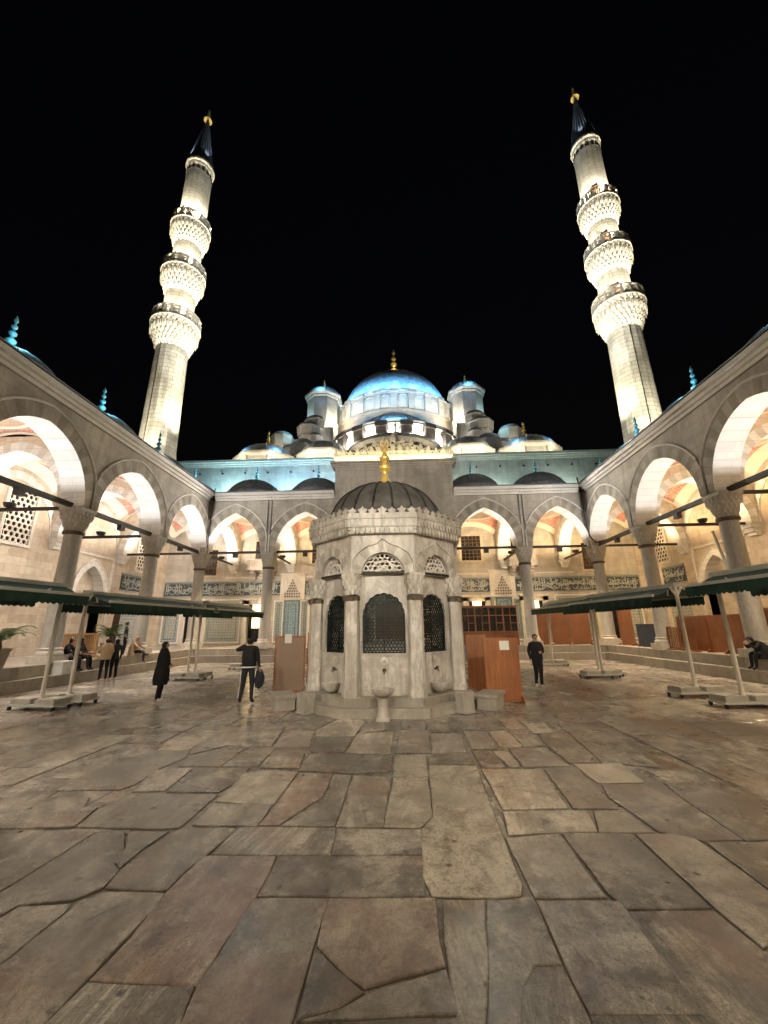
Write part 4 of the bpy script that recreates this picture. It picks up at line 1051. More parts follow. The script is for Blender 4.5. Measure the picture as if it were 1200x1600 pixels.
# small half dome over the entrance bay
SCY = 38.8
sd = MB(); prof = [(4.95, 18.95), (4.95, 19.25), (4.75, 19.32)]
for i in range(1, 9):
    a = PI / 2 * i / 8; prof.append((max(.02, 4.7 * math.cos(a)), 19.32 + .75 * math.sin(a)))
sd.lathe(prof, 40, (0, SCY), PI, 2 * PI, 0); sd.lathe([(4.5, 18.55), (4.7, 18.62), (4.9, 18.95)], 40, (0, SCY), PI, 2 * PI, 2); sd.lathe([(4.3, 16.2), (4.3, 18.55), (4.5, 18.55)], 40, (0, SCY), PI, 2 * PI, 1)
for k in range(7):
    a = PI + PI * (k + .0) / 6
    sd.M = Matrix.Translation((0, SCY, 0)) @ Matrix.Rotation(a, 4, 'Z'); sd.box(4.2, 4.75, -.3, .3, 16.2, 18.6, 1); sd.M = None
sdo = sd.build('half_dome', [M['lead'], M['pier'], M['mosque']], MO, 35)
for k in range(6): drum_window(sdo, DW1, 0, SCY, 4.33, PI + PI * (k + .5) / 6, 16.55)
# weight towers
def tower(x, y):
    t = MB(); prof = [(2.1, 22.), (2.1, 26.0), (2.22, 26.1), (2.22, 26.3), (2.05, 26.4), (2.02, 29.8), (2.2, 29.95), (2.2, 30.1), (2.45, 30.25), (2.45, 30.5), (1.9, 30.55)]
    t.lathe(prof, 8, (x, y), rot=PI / 8); o = t.build('weight_tower', [M['mosque']], MO)
    t = MB(); pr = [(2.0, 30.5), (2.08, 30.62)]
    for i in range(1, 9):
        a = PI / 2 * i / 8; pr.append((max(.01, 2.0 * math.cos(a)), 30.65 + 1.15 * math.sin(a)))
    t.lathe(pr, 48, (x, y))
    for j in range(24):
        a = 2 * PI * j / 24; t.tube([(x + r * math.cos(a), y + r * math.sin(a), z) for r, z in pr[1:-1]], .07, 5)
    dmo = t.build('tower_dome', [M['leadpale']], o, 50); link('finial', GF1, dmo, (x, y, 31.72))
tower(-9.1, 46); tower(9.15, 46)
# stepped turrets
def turret(x, y, z, r, h, dh, mat='mosque'):
    t = MB(); t.lathe([(r * .86, z - h - 2.2), (r * .86, z - h), (r, z - h + .05), (r * 1.06, z - .12), (r * 1.1, z), (r * .9, z + .05)], 8, (x, y), rot=PI / 8, mi=0)
    o = t.build('turret', [M[mat]], MO)
    t = MB(); pr = [(r * 1.02, z)]
    for i in range(1, 8):
        a = PI / 2 * i / 7; pr.append((max(.01, r * 1.0 * math.cos(a)), z + .03 + dh * math.sin(a)))
    t.lathe(pr, 24, (x, y)); t.build('turret_dome', [M['spire']], o, 50)
for s in (-1, 1):
    turret(s * 9.35, 43, 25.5, 1.25, 1.05, .75); turret(s * 9.8, 42, 24.1, 1.38, 1.05, .7); turret(s * 8.9, 41, 22.5, .85, .9, .55)
    turret(s * 10.0, 40, 20.9, 1.3, 1.2, .9); turret(s * 14.2, 46, 25.1, 1.35, 1.3, .75)
    turret(s * 11.9, 42.5, 21.6, 1.2, 1.4, .8)
# low domes over the front bays
def low_dome(x, y, r, zt, gold):
    t = MB(); t.lathe([(r, 16.1), (r, zt - .45), (r + .1, zt - .4), (r + .22, zt - .2), (r + .22, zt), (r * .8, zt + .04)], 8, (x, y), rot=PI / 8)
    for j in range(8):
        a = PI / 8 + j * PI / 4; t.M = Matrix.Translation((x, y, 0)) @ Matrix.Rotation(a, 4, 'Z'); t.box(r - .2, r + .08, -.16, .16, 16.1, zt - .42); t.M = None
    o = t.build('low_dome', [M['mosque']], MO)
    t = MB(); pr = [(r * .93, zt), (r * .93, zt + .1)]
    for i in range(1, 10):
        a = PI / 2 * i / 9; pr.append((max(.01, r * .9 * math.cos(a)), zt + .12 + 1.45 * math.sin(a)))
    t.lathe(pr, 48, (x, y))
    for j in range(24):
        a = 2 * PI * j / 24; t.tube([(x + q * math.cos(a), y + q * math.sin(a), z) for q, z in pr[1:-2]], .035, 4)
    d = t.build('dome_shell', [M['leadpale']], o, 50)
    if gold: link('finial', GF2, d, (x, y, zt + 1.5))
low_dome(-12.9, 37.4, 3.05, 18.15, True); low_dome(13.0, 37.4, 3.05, 18.3, True)
low_dome(-6.9, 36.9, 2.6, 18.2, False); low_dome(7.0, 36.9, 2.6, 18.2, False)

# ---------------------------------------------------------------- minarets
def corbel(mb, r0, r1, z0, z1, tiers=6, n=112):
    R = [zig(n, r0 - .02, 0, z0 - .1, 0)]
    for i in range(tiers):
        t0 = i / tiers; t1 = (i + 1) / tiers
        ra = r0 + (r1 - r0) * (t0 ** .75); rb = r0 + (r1 - r0) * (t1 ** .75); za = z0 + (z1 - z0) * t0; zb = z0 + (z1 - z0) * t1
        def sc(r, d, ph, z, p=4):
            out = []
            for j in range(n):
                a = 2 * PI * j / n; k = (1, .62, 0, .62)[(j + ph) % p]
                out.append(((r - d * k) * math.cos(a), (r - d * k) * math.sin(a), z))
            return out
        ph = 2 * (i % 2); h_ = zb - za
        R += [sc(ra - .01, 0., 0, za + .01), sc(rb + .01, (rb - ra) + .05, ph, za + h_ * .22), sc(rb + .03, (rb - ra) + .04, ph, za + h_ * .70), sc(rb + .02, .05, ph, zb - h_ * .08), sc(rb - .01, 0., 0, zb)]
    R.append(zig(n, r1 + .06, 0, z1 + .02, 0)); R.append(zig(n, r1 + .06, 0, z1 + .16, 0)); R.append(zig(n, .5, 0, z1 + .16, 0))
    mb.loft(R, True)
    # hanging drops under the outer tier
    for j in range(n // 4):
        a = 2 * PI * j / (n // 4); r = r0 + (r1 - r0) * .86
        zb = z0 + (z1 - z0) * .60
        mb.M, o = Matrix.Translation((0, 0, 0)), mb.M
        mb.M = o
        mb.lathe([(.012, zb - .28), (.06, zb - .12), (.09, zb), (.09, zb + .5)], 5, (r * math.cos(a), r * math.sin(a)))
def railing(mb, r, z0, z1, n=20, openf=True, mi=0):
    for j in range(n):
        a = 2 * PI * j / n; b = 2 * PI * (j + 1) / n
        A = Vector((r * math.cos(a), r * math.sin(a), 0)); B = Vector((r * math.cos(b), r * math.sin(b), 0))
        up = lambda p, z: (p.x, p.y, z)
        mb.bar(up(A, z0), up(A, z1 + .08), .16, .16, mi, up=(A.x / r, A.y / r, 0))
        mb.bar(up(A, z1), up(B, z1), .16, .13, mi); mb.bar(up(A, z0 + .07), up(B, z0 + .07), .14, .14, mi)
        if openf:
            for k in range(1, 6):
                p = A.lerp(B, k / 6); mb.bar(up(p, z0), up(p, z1), .055, .07, mi, up=(A.x / r, A.y / r, 0))
            for zz in (.33, .66):
                mb.bar(up(A, z0 + (z1 - z0) * zz), up(B, z0 + (z1 - z0) * zz), .06, .07, mi)
        else:
            for k in range(1, 3):
                p = A.lerp(B, k / 3); mb.bar(up(p, z0), up(p, z1), .10, .09, mi, up=(A.x / r, A.y / r, 0))
def minaret(x, y, label):
    o = thing('minaret', label, 'minaret', (x, y, 0), group='minarets')
    s = MB(); n = 16
    s.lathe([(1.75, 0.8), (1.75, 17.), (1.62, 18.), (1.44, 28.9)], n, rot=PI / n)
    s.lathe([(1.44, 31.), (1.43, 35.4)], n, rot=PI / n); s.lathe([(1.42, 37.4), (1.40, 41.9)], n, rot=PI / n)
    s.lathe([(1.38, 44.), (1.34, 52.7), (1.44, 52.95), (1.46, 53.25), (1.56, 53.4), (1.56, 53.65), (1.2, 53.7)], n, rot=PI / n)
    sh = s.build('shaft', [M['minaret']], o)
    b = MB(); b.plate([(-.17, 52.1), (.17, 52.1), (.17, 52.45), (0, 52.66), (-.17, 52.45)], -1.39, -1.30); me = b.mesh('eaves_opening', [M['dark']])
    for j in range(16): link('eaves_opening', me, sh, None, 2 * PI * j / 16)
    lv = ((28.7, 31.4, 1.44, 2.28, 32.6, True), (35.3, 37.85, 1.43, 2.12, 39.0, True), (41.7, 44.2, 1.40, 1.98, 45.35, False))
    for z0, z1, r0, r1, zr, op in lv:
        c = MB(); corbel(c, r0, r1, z0, z1); bl = c.build('balcony', [M['whitestone']], o, 20)
        c = MB(); railing(c, r1 - .06, z1 + .16, zr, 20, op); c.build('railing', [M['whitestone']], bl)
        c = MB(); c.M = Matrix.Rotation(-.5, 4, 'Z'); c.box(-.38, .38, -r0 - .03, -r0 + .5, z1 + .16, z1 + 2.0); c.build('door', [M['darkwood']], bl)
    c = MB(); c.lathe([(1.54, 53.62), (1.55, 53.75), (1.42, 53.95), (.10, 62.0), (.004, 62.2)], 24)
    for j in range(24):
        a = 2 * PI * j / 24; c.bar((1.42 * math.cos(a), 1.42 * math.sin(a), 53.95), (.13 * math.cos(a), .13 * math.sin(a), 61.8), .04)
    sp = c.build('spire', [M['spire']], o, 40); link('finial', GF2, sp, (0, 0, 61.9))
    q = MB(); q.tube([(-.3, -1.63, 18), (-.27, -1.47, 28.6)], .03, 5); q.build('lightning_cable', [M['iron']], sh)
    return o
minaret(-22.0, 33.6, 'tall floodlit minaret with three balconies, the one on the side of the standing woman')
minaret(22.2, 33.6, 'tall floodlit minaret with three balconies, rising above the arcade with orange wooden screens')
# ---------------------------------------------------------------- ablution fountain
FX, FY = -.08, 12.55
F = thing('fountain', 'octagonal marble ablution fountain with a ribbed lead dome and gilded finial', 'fountain', (FX, FY, 0))
AP = 1.95; T8 = math.tan(PI / 8)
def octo(ap): return [(ap / math.cos(PI / 8) * math.cos(PI / 8 + k * PI / 4), ap / math.cos(PI / 8) * math.sin(PI / 8 + k * PI / 4)) for k in range(8)]
b = MB()
def stonering(ap0, ap1, z0, z1):
    O = octo(ap1); I = octo(ap0)
    for k in range(8):
        a, c = Vector(O[k]), Vector(O[(k + 1) % 8]); ia, ic = Vector(I[k]), Vector(I[(k + 1) % 8])
        m = 2
        for j in range(m):
            t0, t1 = j / m + .003, (j + 1) / m - .003; q = random.uniform(.82, 1.05); t = (q, q * .99, q * .96, 0)
            A, B, C, D = a.lerp(c, t0), a.lerp(c, t1), ia.lerp(ic, t1), ia.lerp(ic, t0)
            b.prism([(v.x, v.y) for v in (A, B, C, D)], z0, z1, 0, t)
            nrm = ((A + B) / 2).normalized() * .02
            b.prism([(v.x, v.y) for v in (A + nrm, B + nrm, B - nrm, A - nrm)], z1 - .045, z1 + .008, 0, t)
stonering(1.2, 2.56, -.05, .19); stonering(1.2, 2.25, .19, .37)
b.build('step', [M['step']], F)
fw_ = MB(); gr = MB(); lu = MB()
def cusp(w, zs, h, n=9):
    """multifoil window head"""
    base = arc(w, h, 18); out = []
    tot = len(base)
    for i, (x, z) in enumerate(base):
        k = i / (tot - 1) * n; f = abs(math.sin(PI * k)); s = 1 + .07 * f - .05
        out.append((x * s if abs(x) < w * .97 else x, zs + z * s))
    return out
HW = .545
OPEN = [(-HW, 1.33)] + cusp(HW, 2.28, .55) + [(HW, 1.33)]
def face_mat(k): return Matrix.Rotation(k * PI / 4 + PI / 2 - PI, 4, 'Z')
HFW = AP * T8
for k in range(8):
    R = Matrix.Rotation(k * PI / 4, 4, 'Z') @ Matrix.Translation((0, -AP + .12, 0))
    fw_.M = R
    # parapet wall below the window, jambs, spandrel
    fw_.box(-HFW, HFW, -.0, .14, .37, 1.33, 0)
    fw_.box(-HFW, -HW, .0, .14, 1.33, 3.30, 0); fw_.box(HW, HFW, .0, .14, 1.33, 3.30, 0)
    C = cusp(HW, 2.28, .55)
    for i in range(len(C) - 1):
        (xa, za), (xb, zb) = C[i], C[i + 1]
        fw_.poly([(xa, 0, za), (xb, 0, zb), (xb, 0, 3.30), (xa, 0, 3.30)], 0)
        fw_.poly([(xa, 0, za), (xb, 0, zb), (xb, .14, zb), (xa, .14, za)], 0)
    # moulded frame, panel
    for a, c_, d, e in ((-HW - .07, -HW - .02, 1.36, 3.0), (HW + .02, HW + .07, 1.36, 3.0)): fw_.box(a, c_, -.025, .0, d, e, 0)
    fw_.box(-HW - .07, HW + .07, -.03, .0, 1.29, 1.345, 0); fw_.box(-HW, HW, -.02, .0, .46, .52, 0); fw_.box(-HW, HW, -.02, 0, 1.20, 1.25, 0)
    # upper storey: pointed lunette opening in the arch wall
    U = Matrix.Rotation(k * PI / 4, 4, 'Z') @ Matrix.Translation((0, -AP - .06, 0)); fw_.M = U
    hw2 = (AP + .06) * T8
    arch_wall(fw_, -hw2, hw2, 3.30, 4.36, 0., .22, [(-.56, .56, 3.30, .57)], 0, 0, ring=.26, ringmi=0, moul=False, proud=.035, back=False, n=9, step=2)
    # ogee hood above the voussoirs
    hood = []
    for s in (-1, 1):
        pts = [(s * .82, -.05, 3.36), (s * .80, -.05, 3.62), (s * .66, -.05, 3.86), (s * .42, -.05, 4.02), (s * .18, -.05, 4.10), (0, -.05, 4.25)]
        fw_.tube(pts, .022, 5, 0)
    # frieze of pendants and flaring parapet
    for tier, (z0, z1, d) in enumerate(((4.36, 4.46, .10), (4.46, 4.52, .16), (4.52, 4.82, .22))):
        e = hw2 + d * T8
        fw_.box(-e, e, -d, .22, z0, z1, 0)
    nn = 13
    for i in range(nn):
        cx = (i - (nn - 1) / 2) * (2 * hw2 / nn)
        fw_.plate([(cx - .05, 4.52), (cx - .05, 4.40), (cx, 4.335), (cx + .05, 4.40), (cx + .05, 4.52)], -.185, -.10, 0)
        fw_.plate([(cx - .045, 4.64), (cx - .045, 4.56), (cx, 4.53), (cx + .045, 4.56), (cx + .045, 4.64), (cx, 4.70)], -.245, -.22, 0)
    fw_.box(-hw2 - .10, hw2 + .10, -.25, -.22, 4.74, 4.79, 0)
fw_.M = None
wall = fw_.build('wall', [M['marble']], F)
# cresting
c = MB()
for k in range(8):
    c.M = Matrix.Rotation(k * PI / 4, 4, 'Z') @ Matrix.Translation((0, -AP - .27, 0)); e = (AP + .27) * T8
    n = 7
    for i in range(n):
        cx = (i - (n - 1) / 2) * (2 * e / n); s = e / n * (.97 if i % 2 else .93)
        pr = [(-.60, 0), (-.66, .10), (-.55, .16), (-.72, .34), (-.92, .48), (-.94, .66), (-.78, .74), (-.60, .66), (-.40, .80), (-.22, .92), (0, 1.25), (.22, .92), (.40, .80), (.60, .66), (.78, .74), (.94, .66), (.92, .48), (.72, .34), (.55, .16), (.66, .10), (.60, 0)]
        c.plate([(cx + x * s, 4.90 + z * s * (1.32 if i % 2 else 1.12)) for x, z in pr], -.0, .09)
    c.box(-e, e, -.012, .11, 4.79, 4.905)
c.M = None
c.build('cresting', [M['marble']], wall)
# columns at the corners
sh = MB(); sh.lathe([(.225, .37), (.225, .50), (.205, .54), (.20, .58), (.196, 2.72)], 8, rot=PI / 8)
me_s = sh.mesh('column', [M['marble']], 40)
ba = MB(); ba.lathe([(.19, 2.63), (.208, 2.64), (.208, 2.74), (.19, 2.75)], 8, rot=PI / 8); ba.box(-.15, .15, -.20, -.14, 2.62, 2.755); me_b = ba.mesh('collar', [M['bronze']], 40)
ca = MB(); RR = []
for i in range(4):
    z = 2.78 + i * .125; r = .165 + .018 * i; sq = .2 * i
    RR += [zig(24, r + .008, .022, z, i % 2, sq), zig(24, r + .016, .034, z + .085, i % 2, sq), zig(24, r + .03, .01, z + .11, i % 2, sq)]
ca.loft(RR, True, True, True); ca.box(-.215, .215, -.215, .215, 3.25, 3.32); me_c = ca.mesh('capital', [M['marble']], 25)
for k, (x, y) in enumerate(octo(AP)):
    a = math.atan2(y, x)
    o = link('column', me_s, F, (x, y, 0), a + PI / 2); link('collar', me_b, o); link('capital', me_c, o)
t = MB(); O = octo(AP + .03)
for k in range(8):
    a, d = Vector(O[k]), Vector(O[(k + 1) % 8]); t.bar((a.x, a.y, 3.345), (d.x, d.y, 3.345), .045, .05)
t.build('tie_rod', [M['iron']], F)
# window grilles and lunette tracery
def inside(poly, x): 
    best = -1
    for (xa, za), (xb, zb) in zip(poly[:-1], poly[1:]):
        lo, hi = min(xa, xb), max(xa, xb)
        if lo <= x <= hi and hi - lo > 1e-6: best = max(best, za + (zb - za) * (x - xa) / (xb - xa))
    return best
g_ = MB(); CU = cusp(HW, 2.28 - 1.33, .55)
hexgrille(g_, HW * 2, 1.6, .088, .0135, .02, arch=lambda x: inside(CU, x), y=0.)
for i in range(len(CU) - 1):
    (xa, za), (xb, zb) = CU[i], CU[i + 1]; g_.bar((xa, .01, za - .01), (xb, .01, zb - .01), .03)
for x in (-HW + .02, HW - .02): g_.bar((x, .01, 0), (x, .01, .95), .04)
g_.bar((-HW, .01, .02), (HW, .01, .02), .04); g_.bar((0, .01, 0), (0, .01, 1.47), .03); g_.bar((-HW, .01, .95), (HW, .01, .95), .03)
me_g = g_.mesh('window_grille', [M['grille']])
l_ = MB(); LA = arc(.56, .57, 12); LF = lambda x: inside(LA, x)
for i in range(len(LA) - 1):
    (xa, za), (xb, zb) = LA[i], LA[i + 1]; l_.bar((xa * .97, 0, za * .97), (xb * .97, 0, zb * .97), .04, .06)
l_.bar((-.56, 0, .02), (.56, 0, .02), .04, .06)
hexgrille(l_, 1.10, .56, .125, .021, .05, arch=lambda x: LF(x) - .015, y=-.03)
for j in range(8):
    a0, a1 = PI * j / 8, PI * (j + 1) / 8
    l_.bar((.15 * math.cos(a0), -.02, .02 + .15 * math.sin(a0)), (.15 * math.cos(a1), -.02, .02 + .15 * math.sin(a1)), .03, .05)
    l_.bar((.33 * math.cos(a0), -.02, .02 + .33 * math.sin(a0)), (.33 * math.cos(a1), -.02, .02 + .33 * math.sin(a1)), .026, .05)
me_l = l_.mesh('lunette_tracery', [M['whitestone']])
for k in range(8):
    Rm = Matrix.Rotation(k * PI / 4, 4, 'Z')
    p = Rm @ Vector((0, -AP + .20, 1.33)); link('window_grille', me_g, F, p, k * PI / 4)
    p = Rm @ Vector((0, -AP + .06, 3.31)); link('lunette_tracery', me_l, F, p, k * PI / 4)
# interior: tank, ceiling
t = MB(); t.lathe([(1.30, .37), (1.30, 1.55), (1.22, 1.6), (1.15, 1.55), (1.15, 1.3), (.01, 1.3)], 16); t.build('water_tank', [M['column']], F, 35)
t = MB(); t.prism(octo(AP - .05), 4.40, 4.50); t.build('ceiling_panel', [M['dark']], F)
# dome
d = MB(); pr = [(2.0, 4.83), (2.02, 4.93)]
Rr, hh = 1.80, 1.46
for i in range(1, 15):
    a = PI / 2 * i / 14; pr.append((max(.01, Rr * math.cos(a) ** .92), 4.95 + hh * math.sin(a)))
d.lathe(pr, 80)
for j in range(20):
    a = 2 * PI * (j + .5) / 20; d.tube([(r * math.cos(a), r * math.sin(a), z + .01) for r, z in pr[1:-1]], .036, 6, 1)
dm = d.build('dome', [M['leaddark'], M['leadrib']], F, 50)
f = MB(Matrix.Translation((0, 0, -.13))); f.lathe([(.36, 6.52), (.34, 6.60), (.22, 6.68), (.12, 6.82), (.085, 7.0), (.10, 7.06), (.19, 7.14), (.20, 7.22), (.10, 7.32), (.075, 7.40), (.17, 7.48), (.18, 7.56), (.09, 7.65), (.06, 7.74), (.06, 7.80), (.11, 7.85), (.11, 7.90), (.05, 7.95), (.03, 8.0)], 24)
for i in range(20):
    a0 = -PI / 2 + .45 + (2 * PI - .9) * i / 20; a1 = -PI / 2 + .45 + (2 * PI - .9) * (i + 1) / 20
    k = lambda a: .055 * max(.25, -math.sin(a) * .5 + .6)
    f.bar((.13 * math.cos(-a0), 0, 8.10 + .13 * math.sin(-a0)), (.13 * math.cos(-a1), 0, 8.10 + .13 * math.sin(-a1)), .05)
f.build('finial', [M['gold']], dm, 40)
# taps, wall basins and stone stands
bs = MB(); bs.lathe([(.02, 0), (.10, .02), (.20, .10), (.245, .20), (.25, .25), (.22, .25), (.18, .18), (.02, .14)], 20); me_bowl = bs.mesh('basin', [M['marble']], 40)
tp = MB(); tp.tube([(0, .06, .0), (0, -.08, .0), (0, -.10, -.05)], .016, 8); tp.lathe([(.05, .0), (.05, .03)], 10, c=(0, -.0)); tp.lathe([(.035, .02), (.045, .05), (.02, .08)], 10, c=(0, -.05)); me_tap = tp.mesh('tap', [M['bronze']], 40)
ro = MB(); ro.lathe([(.10, 0), (.10, .03), (.03, .05)], 16); me_ro = ro.mesh('rosette', [M['whitestone']], 40)
for k in range(8):
    Rm = Matrix.Rotation(k * PI / 4, 4, 'Z')
    link('tap', me_tap, wall, Rm @ Vector((0, -AP + .10, .92)), k * PI / 4)
    o = link('rosette', me_ro, wall, Rm @ Vector((0, -AP + .12, 1.16)), k * PI / 4); o.rotation_euler.x = PI / 2
    if k in (1, 7): link('basin', me_bowl, F, Rm @ Vector((0, -AP - .03, .37)), k * PI / 4)
st = MB(); st.box(-.15, .15, -.15, .15, 0, .06); st.lathe([(.14, .06), (.125, .10), (.12, .42), (.14, .46), (.10, .47)], 16); st.lathe([(.06, .46), (.18, .50), (.25, .58), (.26, .66), (.22, .66), (.17, .60), (.02, .57)], 20); me_st = st.mesh('basin_stand', [M['marble']], 40)
link('basin_stand', me_st, F, (0.0, -2.74, 0))
sb = MB(); sb.prism([(-.17, -.14), (.17, -.14), (.17, .14), (-.17, .14)], 0, .40); sb.box(-.185, .185, -.155, .155, .36, .46); sb.box(-.19, .19, -.16, .16, 0, .05); me_sb = sb.mesh('stone_stool', [M['step']])
for k in (-1, 1):
    for rr, ang in ((2.72, k * PI / 4),):
        p = Matrix.Rotation(ang, 4, 'Z') @ Vector((0, -rr, 0)); link('stone_stool', me_sb, F, p, ang)
tr = MB(); tr.box(-.42, .42, -.24, .24, 0, .34); tr.box(-.46, .46, -.28, .28, .28, .36); me_tr = tr.mesh('stone_block', [M['step']])
for k in (-1, 1):
    p = Matrix.Rotation(k * PI * .36, 4, 'Z') @ Vector((0, -2.95, 0)); link('stone_block', me_tr, F, p, k * PI * .36)
# ---------------------------------------------------------------- awnings on wheeled stands
def awning(p0, p1, label, reach=.85, ends=(True, True), up=0.):
    p0 = Vector(p0); p1 = Vector(p1); L = (p1 - p0).length; d = (p1 - p0).normalized(); rz = math.atan2(d.y, d.x) - PI / 2
    A = thing('awning', label, 'awning', (p0.x, p0.y, 0), rz, 'green awnings along the court')
    RZ, BZ = 3.06 + up, 2.80 + up
    c = MB(); n = 24
    for s in (-1, 1):
        rows = []
        for j in range(7):
            t = j / 6; rows.append([(s * (.05 + (reach - .05) * t), .10 + (L - .20) * i / n, RZ - (RZ - BZ) * t - .05 * math.sin(PI * t) + .012 * math.sin(i * 1.9 + j)) for i in range(n + 1)])
        c.loft(rows, False); 
        rows2 = [[(x, y, z - .006) for x, y, z in r] for r in rows]; c.loft(rows2, False)
    c.build('canopy', [M['canvas']], A, 60)
    for s in (-1, 1):
        v = MB(); k = int(L / .16); pts = []
        top = [(s * (reach + .02), .10 + (L - .2) * i / (k * 6)) for i in range(k * 6 + 1)]
        for i in range(k * 6):
            z = lambda q: BZ - .25 - .045 * abs(math.sin(PI * q / 6))
            (x, ya), (_, yb) = top[i], top[i + 1]; w0 = .018 * math.sin(i * .35); w1 = .018 * math.sin((i + 1) * .35)
            for o in (0, .006): v.poly([(x + o, ya, BZ), (x + o, yb, BZ), (x + w1 + o, yb, z(i + 1)), (x + w0 + o, ya, z(i))])
        v.build('valance', [M['canvas']], A, 60)
        b = MB(); b.bar((s * reach, .06, BZ), (s * reach, L - .06, BZ), .07, .075); b.build('front_bar', [M['canvasedge']], A)
    b = MB(); b.bar((0, .04, RZ + .03), (0, L - .04, RZ + .03), .20, .10); b.bar((-.09, .04, RZ + .085), (-.09, L - .04, RZ + .085), .02, .03); b.build('ridge_box', [M['canvasedge']], A)
    b = MB()
    for y in (.5, L - .5):
        for s in (-1, 1):
            b.bar((s * .06, y, RZ - .06), (s * reach * .55, y + .5 * (1 if y < L / 2 else -1), RZ - .2), .04); b.bar((s * reach * .55, y + .5 * (1 if y < L / 2 else -1), RZ - .2), (s * (reach - .03), y, BZ - .01), .035)
    b.build('folding_arm', [M['canvasedge']], A)
    for y, on in ((.12, ends[0]), (L - .12, ends[1])):
        if not on: continue
        b = MB(); b.tube([(0, y, .16), (0, y, RZ + .02)], .052, 14)
        for s in (-1, 1): b.tube([(0, y, RZ - .30), (s * .13, y, RZ - .10), (s * .16, y, RZ - .02)], [.03, .035, .05], 10)
        b.lathe([(.07, .15), (.07, .30), (.055, .32)], 14, (0, y))
        b.build('post', [M['post']], A, 40)
        b = MB()
        b.box(-.72, .72, y - .30, y - .25, .10, .145); b.box(-.72, .72, y + .25, y + .30, .10, .145); b.box(-.72, -.67, y - .25, y + .25, .10, .145); b.box(.67, .72, y - .25, y + .25, .10, .145); b.box(-.05, .05, y - .25, y + .25, .10, .15)
        o = b.build('base', [M['canvasedge']], A)
        for s in (-1, 1):
            w = MB(); dz = random.uniform(-.01, .02); w.box(s * .37 - .29, s * .37 + .29, y - .255 + dz, y + .255 + dz, .147, .255); w.box(s * .37 - .27, s * .37 + .27, y - .24 + dz, y + .24 + dz, .255, .275); w.build('concrete_weight', [M['concrete']], o)
        for sx in (-1, 1):
            for sy in (-1, 1):
                w = MB(); w.M = Matrix.Translation((sx * .66, y + sy * .24, .05)) @ Matrix.Rotation(PI / 2, 4, 'Y'); w.lathe([(.01, -.02), (.05, -.02), (.05, .02), (.01, .02)], 14); w.M = None
                w.box(sx * .66 - .03, sx * .66 + .03, y + sy * .24 - .03, y + sy * .24 + .03, .06, .11); w.build('caster', [M['rubber']], o, 40)
    return A
awning((-9.9, 5.6), (-9.21, 11.40), 'green scalloped awning cut by the picture edge, above the stone step beside the palms', up=.13)
awning((-9.08, 11.90), (-8.40, 17.45), 'green awning behind the standing woman, between two pale posts on wheeled bases')
awning((-8.33, 17.62), (-7.75, 21.9), 'small far green awning in front of the lit window, near the man with the bag')
awning((9.15, 5.8), (8.75, 11.37), 'green awning nearest the crouching person in black, its post on concrete weights', up=.13)
awning((8.68, 12.67), (8.02, 17.40), 'green awning in front of the orange screens, between the crouching person and the walking boy', .82)
awning((8.38, 17.62), (8.05, 22.55), 'far green awning beside the walking person, over the red brown boards', .82)

# ---------------------------------------------------------------- wooden screens
def screen(name, label, p0, p1, z0, h, panels, frame='wood', fill='wood', group=None, feet=True, inset=.012, mid=False):
    p0 = Vector(p0); p1 = Vector(p1); L = (p1 - p0).length; d = (p1 - p0).normalized(); rz = math.atan2(d.y, d.x)
    A = thing(name, label, 'screen', (p0.x, p0.y, z0), rz, group)
    f = MB(); b = .05
    f.box(0, L, -.022, .022, h - .06, h); f.box(0, L, -.022, .022, .03, .12)
    for i in range(panels + 1):
        x = min(L - b, max(0, L * i / panels - b / 2)); f.box(x, x + b, -.025, .025, .0, h + .001)
    if mid: f.box(0, L, -.021, .021, h * .5 - .03, h * .5 + .03)
    f.build('frame', [M[frame]], A)
    for i in range(panels):
        q = MB(); q.box(L * i / panels + b / 2, L * (i + 1) / panels - b / 2, -inset, inset, .12, h - .06); q.build('panel', [M[fill]], A)
    if feet:
        for x in ([L * i / panels for i in range(panels + 1)] if panels > 1 else [0.03, L - .03]):
            q = MB(); q.plate([(-.24, 0), (.24, 0), (.20, .06), (.05, .18), (-.05, .18), (-.20, .06)], -.02, .02)
            me = q.mesh('foot', [M[frame]]); o = link('foot', me, A, (x, 0, 0), PI / 2)
    return A
def notice(parent, x, z, w=.22, h=.26):
    q = MB(); q.box(x - w / 2, x + w / 2, -.034, -.028, z, z + h, 0)
    o = q.build('notice', [M['paper']], parent)
s1 = screen('screen', 'beige board screen in an orange frame with a paper notice, beside the fountain', (-3.72, 13.55), (-2.74, 13.62), 0, 1.74, 1, 'wood', 'board'); notice(s1, .42, 1.52, .22, .28)
screen('screen', 'narrow orange wooden screen seen edge-on between the fountain and the beige board', (-2.68, 13.70), (-2.55, 14.5), 0, 1.84, 1, 'wood', 'wood', feet=True)
screen('screen', 'narrow orange wooden panel standing between the fountain and the wide orange panel', (2.34, 13.2), (2.95, 13.22), 0, 1.72, 1)
s3 = screen('screen', 'wide orange wooden panel with a paper notice, standing just beside the fountain', (2.58, 11.74), (3.55, 11.88), 0, 1.66, 1); notice(s3, .58, 1.34, .27, .24)
q = MB(); q.prism([(-.14, -.12), (.12, -.13), (.13, .12), (-.12, .13)], 0, .18); q.prism([(-.12, -.10), (.10, -.11), (.11, .10), (-.10, .11)], .18, .21); o = q.build('stone', [M['step']], None, None, (2.78, 11.50, 0)); tag(o, 'small pale stone block at the foot of the wide orange panel', 'stone')
